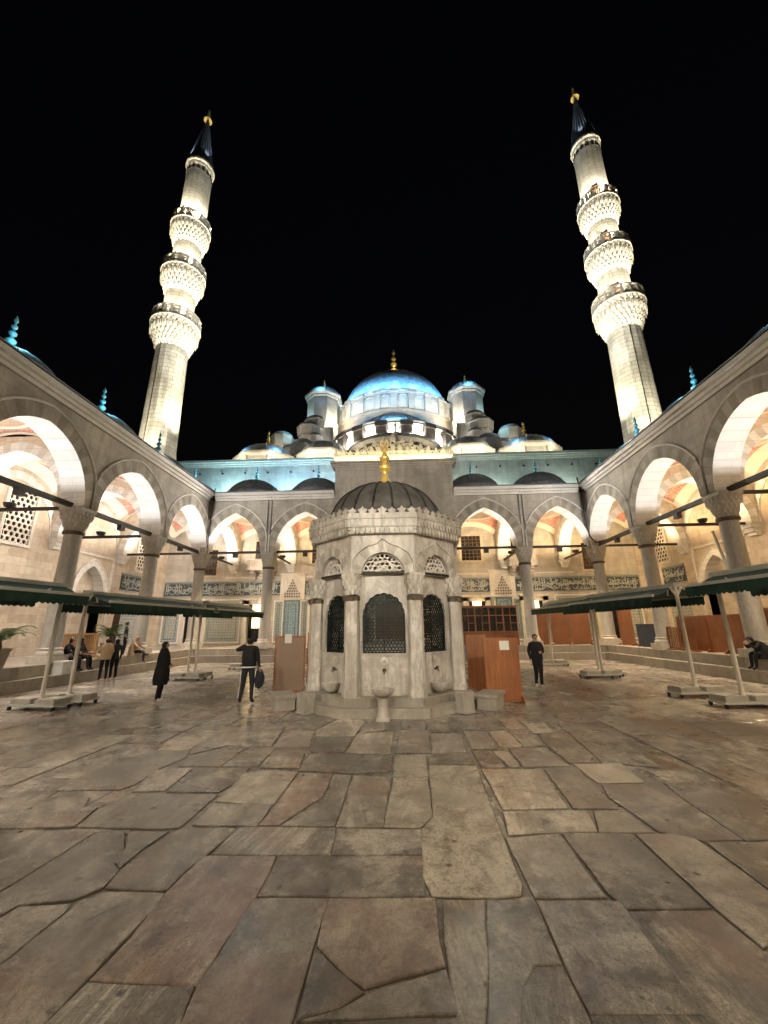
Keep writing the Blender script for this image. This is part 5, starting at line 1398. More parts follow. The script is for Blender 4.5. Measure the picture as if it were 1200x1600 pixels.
# glazed booth
B = thing('glazed_booth', 'dark glazed wooden booth between the fountain and the portico column', 'booth', (4.2, 27.35, .8))
f = MB(); W, H = 3.6, 2.4
f.box(0, W, -.04, .04, H - .08, H); f.box(0, W, -.05, .05, .78, .88); f.box(0, W, -.04, .04, 0, .10); f.box(-.05, W + .05, -.10, 1.2, H, H + .07)
for i in range(5): f.box(W * i / 4 - .04 if i else 0, W * i / 4 + .04 if i < 4 else W, -.045, .045, .1, H - .08)
for i in range(4):
    x0 = W * i / 4; f.box(x0 + .04, x0 + W / 4 - .04, -.03, .03, 1.82, 1.88); f.box(x0 + W / 8 - .02, x0 + W / 8 + .02, -.03, .03, .88, H - .08)
    f.box(x0 + W / 8 + .02, x0 + W / 4 - .04, -.03, .03, 1.36, 1.40)
f.build('frame', [M['woodred']], B)
f = MB(); f.box(.0, W, -.02, .015, .1, .78); f.build('panel', [M['woodred']], B)
f = MB(); f.box(.0, W, -.008, .008, .88, H - .08); f.build('pane', [M['glass']], B)
f = MB(); f.box(0, .05, .05, 1.15, 0, H); f.box(W - .05, W, .05, 1.15, 0, H); f.build('side_panel', [M['woodred']], B)
# red brown boards under the right hand bays of the portico
for (x0, x1), lab in zip(((8.72, 9.68), (9.72, 10.84), (10.88, 12.1)), ('red brown board nearest the portico column behind the walking person', 'red brown board in the middle of the row under the portico arch', 'red brown board of the portico row touching the corner column')):
    screen('board_screen', lab, (x0, 26.85), (x1, 26.85), .8, 2.15, 1, 'woodred', 'woodred', 'red brown boards in the portico')
screen('board_screen', 'red brown board standing alone just past the corner column, beside the blue box', (13.66, 26.4), (13.85, 25.2), .8, 2.1, 1, 'woodred', 'woodred', 'red brown boards in the portico')
Bx = MB(); Bx.box(-.58, .58, -.05, .05, 0, 1.15); Bx.box(-.6, .6, -.07, .07, 1.15, 1.2); Bx.box(-.5, -.42, -.25, .25, 0, .05); Bx.box(.42, .5, -.25, .25, 0, .05)
o = Bx.build('barrier', [M['bluebox']], None, None, (13.75, 23.7, .8), -1.2); tag(o, 'low dark blue board barrier between two columns of the side arcade', 'barrier')
screen('screen', 'long run of four orange wooden panels between two side arcade columns', (13.55, 20.75), (13.40, 16.6), .8, 1.52, 4, 'wood', 'wood')
def slat_barrier(label, p0, p1, z0, h, mat):
    p0 = Vector(p0); p1 = Vector(p1); L = (p1 - p0).length; d = (p1 - p0).normalized(); A = thing('slat_barrier', label, 'barrier', (p0.x, p0.y, z0), math.atan2(d.y, d.x))
    f = MB(); f.box(0, L, -.03, .03, h - .07, h); f.box(0, L, -.025, .025, .08, .15)
    for i in range(3): f.box(L * i / 2 - .03 if i else 0, (L * i / 2 + .03) if i < 2 else L, -.028, .028, 0, h - .07)
    f.build('frame', [M[mat]], A)
    f = MB(); n = int(L / .13)
    for i in range(n):
        x = L * (i + .5) / n; f.box(x - .035, x + .035, -.012, .012, .15, h - .07)
    f.build('slat', [M[mat]], A)
    for x in (.1, L - .1):
        f = MB(); f.box(x - .03, x + .03, -.22, .22, 0, .06); f.build('foot', [M[mat]], A)
slat_barrier('low orange slatted barrier in front of the long run of orange panels', (13.12, 20.9), (13.10, 19.0), .8, 1.05, 'wood')
slat_barrier('light wooden slatted barrier behind the palm pot and the people at the step', (-13.75, 16.6), (-13.95, 19.4), .8, 1.08, 'woodlight')
screen('screen', 'red wooden panel behind the crouching person in black, cut by the picture edge', (13.45, 15.6), (13.40, 13.4), .8, 1.7, 2, 'woodred', 'wood')
q = MB(); q.M = Matrix.Rotation(.09, 4, 'X'); q.box(-.16, .16, -.03, .03, 0, 2.7); q.box(-.19, .19, -.05, .05, 2.6, 2.72); o = q.build('wooden_beam', [M['darkwood']], None, None, (-14.6, 21.2, .8), 1.2); tag(o, 'dark wooden beam leaning upright behind the seated person in beige', 'beam')

# ---------------------------------------------------------------- palms in stone pots, trough, box
def palm(x, y, z, label, seed, n=15, L=1.0):
    rg = random.Random(seed); A = thing('potted_palm', label, 'potted palm', (x, y, z), group='potted palms on the step')
    f = MB(); f.lathe([(.22, 0), (.24, .03), (.34, .55), (.38, .56), (.38, .63), (.33, .63), (.31, .56), (.01, .56)], 20); p = f.build('pot', [M['terracotta']], A, 40)
    f = MB(); f.lathe([(.32, .555), (.01, .575)], 16); f.build('soil', [M['soil']], p)
    f = MB(); f.lathe([(.09, .56), (.10, .70), (.07, .86), (.02, .9)], 10); f.build('trunk', [M['darkwood']], A, 40)
    f = MB()
    for i in range(n):
        a = 2 * PI * i / n + rg.uniform(-.2, .2); el = rg.uniform(.5, 1.35); Ln = L * rg.uniform(.8, 1.15)
        pts = []
        for k in range(13):
            t = k / 12; e = el - 1.5 * t * t
            if k == 0: P_ = Vector((0, 0, .82))
            else: P_ = P_ + Vector((math.cos(a) * math.cos(e), math.sin(a) * math.cos(e), math.sin(e))) * Ln / 12
            pts.append(P_.copy())
        f.tube(pts, [.012 * (1 - .7 * k / 12) for k in range(13)], 5)
        for k in range(2, 13):
            for s in (-1, 1):
                for sub in (0., .5):
                    if k == 12 and sub: continue
                    q = pts[k].lerp(pts[min(12, k + 1)], sub); d = (pts[k] - pts[k - 1]).normalized(); sd = d.cross(Vector((0, 0, 1))).normalized() * s
                    l = .26 * math.sin(PI * (.12 + .80 * k / 12)) * rg.uniform(.8, 1.1); tip = q + (sd * .8 + d * .55 - Vector((0, 0, .22))) * l
                    wv = d * .011; mid = q.lerp(tip, .5) + Vector((0, 0, .012))
                    f.poly([q - wv, mid - wv * 1.3, tip, mid + wv * 1.3, q + wv])
    f.build('frond', [M['leaf']], A)
palm(-13.0, 18.9, .8, 'potted palm with drooping fronds behind the person in the beige jacket', 4)
palm(-13.0, 13.55, .8, 'potted palm cut by the picture edge above the nearest stretch of step', 9, 17, 1.1)
q = MB(); q.lathe([(.18, 0), (.2, .05), (.3, .2), (.34, .24), (.34, .3), (.28, .3), (.24, .22), (.02, .2)], 16); o = q.build('stone_trough', [M['step']], None, 40, (-13.15, 16.45, .8)); tag(o, 'round stone trough on the step between the near palm and the seated people', 'trough')
q = MB(); q.box(-.20, .20, -.28, .28, 0, .46); q.box(-.215, .215, -.295, .295, .40, .48); q.box(-.205, .205, -.03, .03, 0, .40); q.box(-.03, .03, -.285, .285, 0, .40); o = q.build('white_crate', [M['glaze']], None, None, (-12.60, 15.9, .40), .1); tag(o, 'white ribbed box on the step behind the near awning posts', 'box')

# loose cable down the inner corner
q = MB(); q.tube([(12.3, 26.0, 11.5), (12.45, 26.05, 10.2), (12.45, 26.1, 8.6), (12.62, 26.15, 7.5), (12.9, 26.1, 7.08), (13.3, 25.6, 7.12)], .05, 6); o = q.build('cable', [M['rubber']], None, 60); tag(o, 'black cable hanging down the inner corner above the orange screens', 'cable')
q = MB(); q.tube([(-12.4, 26.1, 11.4), (-12.5, 26.15, 9.2), (-12.55, 26.2, 7.2)], .03, 6); o = q.build('cable', [M['rubber']], None, 60); tag(o, 'thin dark cable in the inner corner above the lit slatted barrier side', 'cable')
q = MB(); q.tube([(18.7, 24.0, 7.2), (18.75, 23.6, 5.0), (18.75, 23.3, 1.)], .07, 8); o = q.build('downpipe', [M['lead']], None, 60); tag(o, 'grey drainpipe on the outer wall behind the big orange-screen column', 'drainpipe')
# ---------------------------------------------------------------- people
def person(label, loc, rotz, J, mats, hair='hair', H=1.70, headdir=0., group=None, coat=None, hairlong=0., scale=1., stripe=False):
    """J: joint overrides in metres, x = right, y = ahead, z = up"""
    D = dict(pel=(0, 0, .92), wai=(0, -.005, 1.06), che=(0, .0, 1.25), shc=(0, -.01, 1.40), nek=(0, .0, 1.48), chin=(0, .035, 1.53), hed=(0, .015, 1.60), crn=(0, -.005, 1.66),
             nose=(0, .115, 1.585), earl=(-.085, .01, 1.59), earr=(.085, .01, 1.59),
             shl=(-.175, -.01, 1.39), ell=(-.235, -.03, 1.10), wrl=(-.245, .05, .86), hal=(-.245, .08, .79),
             shr=(.175, -.01, 1.39), elr=(.235, -.03, 1.10), wrr=(.245, .05, .86), har=(.245, .08, .79),
             hil=(-.095, 0, .88), knl=(-.105, .02, .49), anl=(-.11, -.02, .09), tol=(-.125, .13, .035),
             hir=(.095, 0, .88), knr=(.105, .02, .49), anr=(.11, -.02, .09), tor=(.125, .13, .035))
    J = dict(J); flat = J.pop('flat', True); D.update(J)
    R = dict(pel=.15, wai=.135, che=.15, shc=.105, nek=.055, chin=.062, hed=.094, crn=.07, nose=.014, earl=.018, earr=.018,
             shl=.075, ell=.052, wrl=.036, hal=.034, shr=.075, elr=.052, wrr=.036, har=.034,
             hil=.105, knl=.072, anl=.05, tol=.036, hir=.105, knr=.072, anr=.05, tor=.036)
    E_ = [('pel', 'wai', 1), ('wai', 'che', 1), ('che', 'shc', 1), ('shc', 'nek', 0), ('nek', 'chin', 0), ('chin', 'hed', 0), ('hed', 'crn', 0), ('hed', 'nose', 0), ('hed', 'earl', 0), ('hed', 'earr', 0),
          ('shc', 'shl', 1), ('shl', 'ell', 1), ('ell', 'wrl', 1), ('wrl', 'hal', 0), ('shc', 'shr', 1), ('shr', 'elr', 1), ('elr', 'wrr', 1), ('wrr', 'har', 0),
          ('pel', 'hil', 2), ('hil', 'knl', 2), ('knl', 'anl', 2), ('anl', 'tol', 3), ('pel', 'hir', 2), ('hir', 'knr', 2), ('knr', 'anr', 2), ('anr', 'tor', 3)]
    P_ = {k: Vector(v) for k, v in D.items()}
    for s in 'lr':     # fingers: a curled chain each, the thumb off the side of the palm
        w, h = P_['wr' + s], P_['ha' + s]; d = (h - w).normalized(); side = d.cross(Vector((1 if s == 'r' else -1, .2, 0))).normalized(); nrm = side.cross(d).normalized()
        for i, ln in enumerate((.062, .075, .070, .052)):
            o = h + side * (.030 - .020 * i) + d * .012
            a, b = 'f%s%da' % (s, i), 'f%s%db' % (s, i)
            P_[a] = o + d * ln * .6 + nrm * .008; P_[b] = o + d * ln + nrm * .028; R[a] = .010; R[b] = .0085
            E_ += [('ha' + s, a, 0), (a, b, 0)]
        a, b = 'f%sta' % s, 'f%stb' % s; P_[a] = w.lerp(h, .5) + side * .045 + nrm * .012; P_[b] = P_[a] + d * .045 + nrm * .012 + side * .008; R[a] = .012; R[b] = .010
        E_ += [('wr' + s, a, 0), (a, b, 0)]
    keys = list(P_); idx = {k: i for i, k in enumerate(keys)}
    me = bpy.data.meshes.new('tmp'); me.from_pydata([tuple(P_[k] * scale) for k in keys], [(idx[a], idx[b]) for a, b, _ in E_], [])
    tmp = bpy.data.objects.new('tmp', me); COL.objects.link(tmp)
    md = tmp.modifiers.new('s', 'SKIN'); md.use_smooth_shade = True; md.branch_smoothing = .35
    for i, k in enumerate(keys):
        sv = me.skin_vertices[0].data[i]; r = R[k] * scale
        wide = k in ('pel', 'wai', 'che'); sv.radius = (r, r * (.72 if wide else 1.)) if False else (r, r)
        sv.use_root = (k == 'pel')
    tmp.modifiers.new('u', 'SUBSURF').levels = 2
    dg = bpy.context.evaluated_depsgraph_get(); bm_ = bpy.data.meshes.new_from_object(tmp.evaluated_get(dg)); bpy.data.objects.remove(tmp); bpy.data.meshes.remove(me)
    bm_.name = 'person'; bm_.materials.clear()
    for m in mats: bm_.materials.append(M[m])
    segs = [(P_[a] * scale, P_[b] * scale, m, (R[a] + R[b]) / 2) for a, b, m in E_]
    for p in bm_.polygons:
        c = p.center; best = 1e9; mi = 0
        for a, b, m, r in segs:
            ab = b - a; t = max(0, min(1, (c - a).dot(ab) / max(1e-9, ab.length_squared))); dd = ((a + ab * t) - c).length - r * .6
            if dd < best: best = dd; mi = m
        p.material_index = mi; p.use_smooth = True
    for v in bm_.vertices:      # flatten the trunk front to back
        if .84 * scale < v.co.z < 1.36 * scale and abs(v.co.x) < .2 and flat: v.co.y *= .82
    at = bm_.attributes.new('tint', 'FLOAT_COLOR', 'FACE'); at.data.foreach_set('color', [1., 1., 1., 0.] * len(bm_.polygons))
    o = link('person', bm_, None, loc, rotz); tag(o, label, 'person', group)
    h = P_['hed'] * scale; up = (P_['crn'] - P_['nek']).normalized(); f = (P_['nose'] - P_['hed']); f = (f - up * f.dot(up)).normalized(); rt = f.cross(up).normalized()
    if hair:
        mb = MB(Matrix((( *rt,), (*f,), (*up,))).transposed().to_4x4()); mb.M.translation = h
        rings = []
        for i in range(9):
            t = i / 8; z = .098 - (.17 + hairlong) * t * (1.0); r = .103 * math.sqrt(max(.0, 1 - (z / .100) ** 2)) if z > 0 else .103 - .02 * t
            rr = []
            for j in range(20):
                a = 2 * PI * j / 20; k = 1.0
                yy = math.sin(a)
                zz = z if yy < .35 else max(z, .048)          # face left open
                rr.append((r * .92 * math.cos(a), r * 1.02 * yy - .012, zz))
            rings.append(rr)
        mb.loft(rings, True, True, False); mb.build('hair', [M[hair]], o, 60)
    mb = MB(); e = .012 * scale
    for s in (-1, 1):
        c_ = h + f * .088 * scale + rt * (s * .033) + up * .012; mb.lathe([(e * math.sin(PI * i / 5) + 1e-4, c_.z - e * math.cos(PI * i / 5)) for i in range(6)], 8, (c_.x, c_.y))
    c_ = h + f * .083 - up * .052; mb.bar(c_ - rt * .022, c_ + rt * .022, .010)
    mb.build('face', [M['eye']], o)
    if coat:
        mb = MB(); rings = []
        for z, rx, ry, oy in coat['prof']: rings.append([(rx * math.cos(2 * PI * j / 28) * (1 + .03 * math.sin(5 * 2 * PI * j / 28)), oy + ry * math.sin(2 * PI * j / 28), z) for j in range(28)])
        mb.loft(rings, True, True, True); mb.build(coat.get('name', 'coat'), [M[coat['mat']]], o, 60)
    if stripe:
        mb = MB()
        for s, a, b, c_ in ((-1, 'hil', 'knl', 'anl'), (1, 'hir', 'knr', 'anr')):
            pts = [P_[a] + Vector((s * .108, 0, -.04)), P_[b] + Vector((s * .074, 0, 0)), P_[c_] + Vector((s * .056, 0, .05))]
            for p, q in zip(pts[:-1], pts[1:]): mb.bar(p, q, .02, .035, up=(0, 1, 0))
        mb.build('side_stripe', [M['whiteshoe']], o)
    return o
BK = ['skin', 'blackcloth', 'blackcloth', 'blackshoe']
# woman in a long black coat, seen from the side, looking towards the fountain
person('standing person in a long black coat with white shoes, near the awning posts', (-6.60, 12.26, .003), -1.15,
       dict(ell=(-.20, .06, 1.12), wrl=(-.12, .20, 1.02), hal=(-.06, .25, 1.0), elr=(.20, .05, 1.12), wrr=(.13, .20, 1.0), har=(.07, .25, .99), knl=(-.08, .03, .48), knr=(.07, .0, .48), anl=(-.08, .0, .09), anr=(.07, -.06, .09), tol=(-.09, .15, .035), tor=(.08, .09, .035)),
       ['skin', 'blackcloth', 'blackcloth', 'whiteshoe'], coat=dict(mat='blackcloth', prof=[(.48, .02, .02, 0), (.46, .20, .19, -.01), (.60, .235, .215, -.01), (.80, .22, .205, .0), (1.0, .20, .185, .02), (1.2, .19, .17, .01), (1.36, .175, .13, .0), (1.44, .11, .10, -.01), (1.47, .05, .05, 0)]), hairlong=.05, scale=.965)
# man from behind, one arm raised to the head
mn = person('man in black seen from behind, one arm raised to his head, white trouser stripes', (-3.95, 11.95, .003), .05,
       dict(shl=(-.19, -.01, 1.42), ell=(-.40, .08, 1.36), wrl=(-.20, .20, 1.50), hal=(-.13, .19, 1.56), shr=(.19, -.01, 1.42), elr=(.26, -.02, 1.12), wrr=(.29, .02, .92), har=(.30, .03, .86), knl=(-.13, .02, .49), anl=(-.17, -.02, .09), tol=(-.20, .12, .035), knr=(.12, .02, .49), anr=(.14, -.02, .09), tor=(.17, .12, .035)),
       ['skin', 'blackcloth', 'darkcloth', 'blackshoe'], scale=1.02, stripe=True, coat=dict(name='jacket', mat='blackcloth', prof=[(.90, .03, .03, 0), (.90, .19, .15, 0), (1.0, .195, .155, 0), (1.2, .215, .155, 0), (1.36, .20, .13, -.01), (1.44, .12, .09, -.01), (1.48, .07, .07, 0)]))
mb = MB(); mb.lathe([(.195, .925), (.20, .93), (.20, .955), (.195, .96)], 28); me = mb.mesh('hem', [M['whiteshoe']])
for v in me.vertices: v.co.y *= .8
link('shirt_hem', me, mn, (0, 0, 0))
mb = MB(); rings = []
for i in range(11):
    t = i / 10; z = .86 - .50 * t; s = math.sin(PI * min(1, max(.03, t * .98 + .02))) ** .5
    rings.append([(.30 + .165 * s * math.cos(2 * PI * j / 20) * .95, .05 + .085 * s * math.sin(2 * PI * j / 20), z) for j in range(20)])
mb.loft(rings, True, True, True); mb.tube([(.22, .05, .80), (.26, .05, .88), (.34, .05, .88), (.39, .05, .80)], .012, 6)
bg = mb.build('bag', [M['navycloth']], None, 60, (-3.95, 11.95, .0), .05); tag(bg, 'dark oval bag hanging from the hand of the man with the raised arm', 'bag')
# boy walking towards the camera
person('person in a black short-sleeved shirt and cap walking forward, beside the wide orange panel', (4.86, 14.59, .003), PI + .05,
       dict(ell=(-.23, .02, 1.13), wrl=(-.10, .22, 1.10), hal=(-.05, .26, 1.11), elr=(.25, -.03, 1.13), wrr=(.22, .05, .91), har=(.22, .08, .84), knl=(-.07, .06, .50), anl=(-.06, .06, .09), tol=(-.06, .21, .035), knr=(.06, .0, .50), anr=(.05, -.16, .10), tor=(.05, -.02, .035)),
       ['skin', 'blackcloth', 'blackcloth', 'whiteshoe'], scale=1.0, coat=dict(name='shirt', mat='blackcloth', prof=[(.85, .03, .03, 0), (.85, .19, .15, 0), (1.1, .19, .15, 0), (1.3, .21, .145, 0), (1.39, .17, .11, -.01), (1.45, .09, .07, -.01)]))
# group by the left step
GR = 'people gathered by the stone step'
person('standing person in a beige jacket and dark trousers seen from behind at the step', (-12.02, 17.4, .003), .75, dict(ell=(-.26, .10, 1.12), wrl=(-.20, .24, 1.12), hal=(-.17, .28, 1.13), elr=(.26, .10, 1.12), wrr=(.2, .24, 1.12), har=(.17, .28, 1.13)),
       ['skin', 'beigecloth', 'blackcloth', 'blackshoe'], group=GR, coat=dict(name='jacket', mat='beigecloth', prof=[(.82, .03, .03, 0), (.82, .20, .165, 0), (1.05, .205, .17, 0), (1.25, .215, .165, 0), (1.40, .175, .12, 0), (1.47, .1, .09, 0)]), scale=.97)
SIT = dict(pel=(0, -.10, .16), wai=(0, -.12, .30), che=(0, -.06, .48), shc=(0, -.02, .62), nek=(0, .02, .70), chin=(0, .07, .74), hed=(0, .06, .81), crn=(0, .05, .87), nose=(0, .16, .79), earl=(-.085, .055, .80), earr=(.085, .055, .80),
           shl=(-.175, -.02, .61), ell=(-.24, .10, .38), wrl=(-.14, .32, .34), hal=(-.10, .37, .32), shr=(.175, -.02, .61), elr=(.24, .10, .38), wrr=(.14, .32, .34), har=(.10, .37, .32),
           hil=(-.10, -.05, .14), knl=(-.14, .36, .16), anl=(-.13, .40, -.28), tol=(-.14, .54, -.345), hir=(.10, -.05, .14), knr=(.14, .36, .16), anr=(.13, .40, -.28), tor=(.14, .54, -.345), flat=False)
person('person in black sitting on the step just before the beige jacket, hunched', (-12.85, 17.0, .80), -1.3, SIT, BK, group=GR, coat=dict(mat='blackcloth', prof=[(.05, .03, .03, -.1), (.05, .24, .22, -.06), (.3, .23, .19, -.09), (.52, .22, .17, -.05), (.64, .14, .11, -.02)]), hairlong=.06)
person('person in black sitting on the step nearest the white box', (-12.88, 16.45, .80), -1.2, SIT, BK, group=GR, hairlong=.04)
person('person in dark clothes standing close behind the beige jacket, at the palm', (-12.0, 17.98, .003), 1.1, dict(), ['skin', 'darkcloth', 'blackcloth', 'blackshoe'], group=GR, hairlong=.06, scale=.95)
S4 = dict(SIT); S4.update(anr=(.16, .72, .02), tor=(.17, .86, .06), knr=(.15, .38, .20), elr=(.30, .22, .46), wrr=(.32, .44, .36), har=(.33, .48, .33))
person('person in a beige coat sitting on the step with one dark leg stretched out', (-12.86, 20.6, .80), -1.6, S4, ['skin', 'beigecloth', 'darkcloth', 'blackshoe'], group=GR, coat=dict(mat='beigecloth', prof=[(.0, .03, .03, -.1), (-.0, .27, .26, -.04), (.3, .24, .2, -.09), (.52, .22, .17, -.05), (.64, .14, .11, -.02)]), hair='beigecloth', hairlong=.06)
person('slim person in black with white shoes standing on the platform behind the seated beige coat', (-13.05, 20.0, .805), -.9, dict(), ['skin', 'blackcloth', 'blackcloth', 'whiteshoe'], group=GR, scale=.92)
S5 = dict(SIT); S5.update(che=(0, .06, .42), shc=(0, .20, .52), nek=(0, .27, .58), chin=(0, .33, .58), hed=(0, .36, .63), crn=(0, .37, .70), nose=(0, .45, .59), earl=(-.085, .35, .62), earr=(.085, .35, .62), shl=(-.17, .18, .52), shr=(.17, .18, .52), ell=(-.24, .34, .34), elr=(.24, .34, .34), wrl=(-.10, .48, .44), wrr=(.10, .48, .44), hal=(-.06, .50, .48), har=(.06, .50, .48))
person('person in black crouched on the step with the head bowed, at the picture edge', (12.88, 15.35, .80), 1.35, S5, BK, hairlong=.03, coat=dict(mat='blackcloth', prof=[(-.02, .03, .03, -.05), (-.02, .26, .30, .05), (.2, .24, .26, .02), (.42, .22, .19, .08), (.55, .15, .13, .18)]))
# ---------------------------------------------------------------- lamps
def lamp(kind, loc, power, col, radius=.08, aim=None, cone=120, blend=.6):
    l = bpy.data.lights.new('lamp', kind); l.energy = power; l.color = col; l.shadow_soft_size = radius
    if kind == 'SPOT': l.spot_size = math.radians(cone); l.spot_blend = blend
    o = bpy.data.objects.new('lamp', l); COL.objects.link(o); o.location = loc
    if aim is not None: o.rotation_euler = (Vector(aim) - Vector(loc)).to_track_quat('-Z', 'Y').to_euler()
    return o
WARM = (1., .72, .38); PINK = (1., .89, .78); COOL = (.95, .96, 1.); CREAM = (1., .90, .66); BLUE = (.16, .52, 1.); CYAN = (.42, .78, .92)
fm = MB(); fm.box(-.15, .15, -.10, .10, -.30, -.06); fm.box(-.17, .17, -.12, .12, -.08, -.05); fm.box(-.02, .02, -.02, .02, -.06, .06); FL = fm.mesh('floodlight', [M['lampbox']])
def box_lamp(p, label, rz=0.):
    o = link('floodlight', FL, None, p, rz); tag(o, label, 'floodlight', 'floodlights under the tie rods')
# soffit floods hung from the middle of each tie rod
for nm, Mx, bays, rz in (('woman', ML, SB, PI / 2), ('screens', MR, SB, PI / 2), ('back', MBK, BB, 0.)):
    for k, (a, b) in enumerate(bays):
        u = (a + b) / 2; p = Mx @ Vector((u, .0, 6.95)); q = Mx @ Vector((u, .0, 7.16)); t = Mx @ Vector((u, .0, 9.))
        lamp('SPOT', q, 110 if nm != 'back' else 100, COOL, .10, t, 165, .3)
        if nm == 'back': box_lamp(p, 'black floodlight under the portico tie rod %s' % ('at the corner by the beige seated person', 'just before the fountain, seen past the man', 'just beyond the fountain, over the glazed booth', 'over the red brown boards')[k], rz)
        elif k >= 2: box_lamp(p, 'black floodlight under the %s tie rod of the %s' % (('nearest', 'middle', 'farthest')[k - 2], 'pink-lit arcade with the palms' if nm == 'woman' else 'warm-lit arcade with the orange screens'), rz)
# the same boxes also light the step and the edge of the paving
for Mx, bays, c in ((ML, SB, PINK), (MR, SB, (1., .80, .55)), (MBK, BB, (1., .80, .55))):
    for a, b in bays: lamp('SPOT', Mx @ Vector(((a + b) / 2, -.02, 6.62)), 640, c, .08, Mx @ Vector(((a + b) / 2, -2.6, 0)), 98, .7)
# added fill spots at the eaves, brightening the facades by the inner corners
for s in (-1, 1):
    lamp('SPOT', (s * 7.4, 25.86, 11.28), 650, (1., .95, .88), .05, (s * 12.9, 19.5, 8.3), 100, .8)
    lamp('SPOT', (s * 12.26, 19.2, 11.28), 650, (1., .95, .88), .05, (s * 7.6, 26.3, 8.3), 95, .8)
# uplights: a bowl on each wall console, and an added spot hidden behind each column head, brightening the outer wall
bw = MB(); bw.lathe([(.02, -.16), (.16, -.14), (.22, -.04), (.23, .05), (.20, .05), (.19, -.02), (.02, -.08)], 16); bw.box(-.03, .03, -.05, .05, -.30, -.12); BOWL = bw.mesh('uplight_bowl', [M['lampbox']], 40)
for A, Mx, cols, col, pw, rz in ((arcL, ML, SCOL + [26.8], PINK, 210, PI / 2), (arcR, MR, SCOL + [26.8], WARM, 210, -PI / 2), (P, MBK, (-13.2, -8.5, -3.6, 3.6, 8.5, 13.2), WARM, 190, 0.)):
    for u in cols:
        c = col if A is not P or u > -12 else PINK
        p = Mx @ Vector((u, 3.1, 7.26)); lamp('POINT', p, pw * 1.3, c, .05)
        link('uplight_bowl', BOWL, A, Mx @ Vector((u, 3.1, 7.23)), rz)
        lamp('SPOT', Mx @ Vector((u, .62, 7.2)), 1500, c, .06, Mx @ Vector((u, 5.7, 3.6)), 150, .6)
# added unseen lamps on the gate side, brightening portal, fountain and paving
lamp('SPOT', (.6, .3, 6.75), 2600, (1., .92, .80), .15, (0., 26., 10.8), 34, .8)
for x, pw, ax, cone in ((-10.7, 800, -6., 110), (-5.7, 6900, -.4, 42), (0, 6900, -.1, 42), (5.7, 6900, .3, 42), (10.7, 800, 6., 110)):
    lamp('SPOT', (x, .3, 6.75), pw, (1., .90, .76), .15, (ax, 13., 2.3), cone, .9)
    o = link('floodlight', FL, GA, (x, .35, 6.95))  # added housing for the unseen gate lamps
    if abs(x) < 9: lamp('SPOT', (x + .2, .3, 6.75), 620, (1., .88, .70), .15, (x * .9, 10., 0.), 70, .9)
    lamp('POINT', (x, -2.6, 6.4), 120, (1., .88, .70), .2)
# facade above the portico roof
for x, c in ((-13.6, CYAN), (-8.5, (.32, .66, 1.)), (-4.6, CYAN), (4.6, (.5, .8, .8)), (8.5, (.5, .8, .75)), (14, (.55, .78, .7))): lamp('POINT', (x, 31.3, 12.3), 600 if x < 0 else 150, c, .1)
# cresting of the portal block, front cornice wash
for k in range(17): lamp('POINT', (-4. + k * .5, 25.80, 13.10), 20, (1., .84, .45), .03)
# low domes and terrace edge
for x in (-15, -11, -8, -5.5, 5.5, 8, 11, 15): lamp('POINT', (x, 33.7, 16.5), 200, CREAM, .08)
for x in (-12.9, 13.0): 
    for dx in (-1.8, 1.8): lamp('POINT', (x + dx, 34.9, 18.6), 26, BLUE, .06)
# ring of windows below the half dome
for x, y, z in ((1.6, 34.7, 19.75), (4.4, 36.0, 19.6), (6.4, 38.2, 19.6), (7.9, 40.2, 19.6)):
    for s in (-1, 1): lamp('POINT', (s * x, y, z), 26, (1., .92, .74), .06)
for k in range(5):
    a = PI + PI * (k + .5) / 5; lamp('SPOT', (7.42 * math.cos(a), 43 + 7.42 * math.sin(a), 21.75), 1500, BLUE, .05, (1.5 * math.cos(a), 43 + 1.5 * math.sin(a), 26.2), 100, .6)
for k in range(9):
    a = PI + .08 + (PI - .16) * (k + .5) / 9; lamp('SPOT', (7.85 * math.cos(a), 43 + 7.85 * math.sin(a), 19.9 if 2 < k < 6 else 19.2), 420, (1., .94, .80), .04, (7.0 * math.cos(a), 43 + 7.0 * math.sin(a), 20.7), 120, .5)
# main drum and dome
for k in range(13):
    a = PI + PI * (k + .5) / 13; lx, ly = 10.2 * math.cos(a), 51.3 + 10.2 * math.sin(a)
    lamp('SPOT', (lx, ly, 25.9), 150, CREAM, .08, (lx * .80, 51.3 + (ly - 51.3) * .80, 28.6), 105, .5)
for k in range(9):
    a = PI + PI * (k + .5) / 9; lamp('SPOT', (8.2 * math.cos(a), 51.3 + 8.2 * math.sin(a), 29.95), 900, BLUE, .06, (3. * math.cos(a), 51.3 + 3. * math.sin(a), 36.6), 110, .6)
for s in (-1, 1):
    lamp('POINT', (s * 6.9, 43.8, 25.6), 420, CREAM, .08); lamp('POINT', (s * 11.6, 44.2, 26.0), 200, CYAN, .08); lamp('POINT', (s * 9.1, 43.5, 30.75), 60, BLUE, .05)
    lamp('POINT', (s * 12.5, 39.5, 17.5), 70, CREAM, .08); lamp('POINT', (s * 14.2, 43.4, 22.5), 60, CREAM, .08); lamp('POINT', (s * 11.6, 39.0, 22.8), 55, (1., .9, .75), .06)
lamp('POINT', (0, 49.6, 37.0), 90, (1., .9, .7), .03)
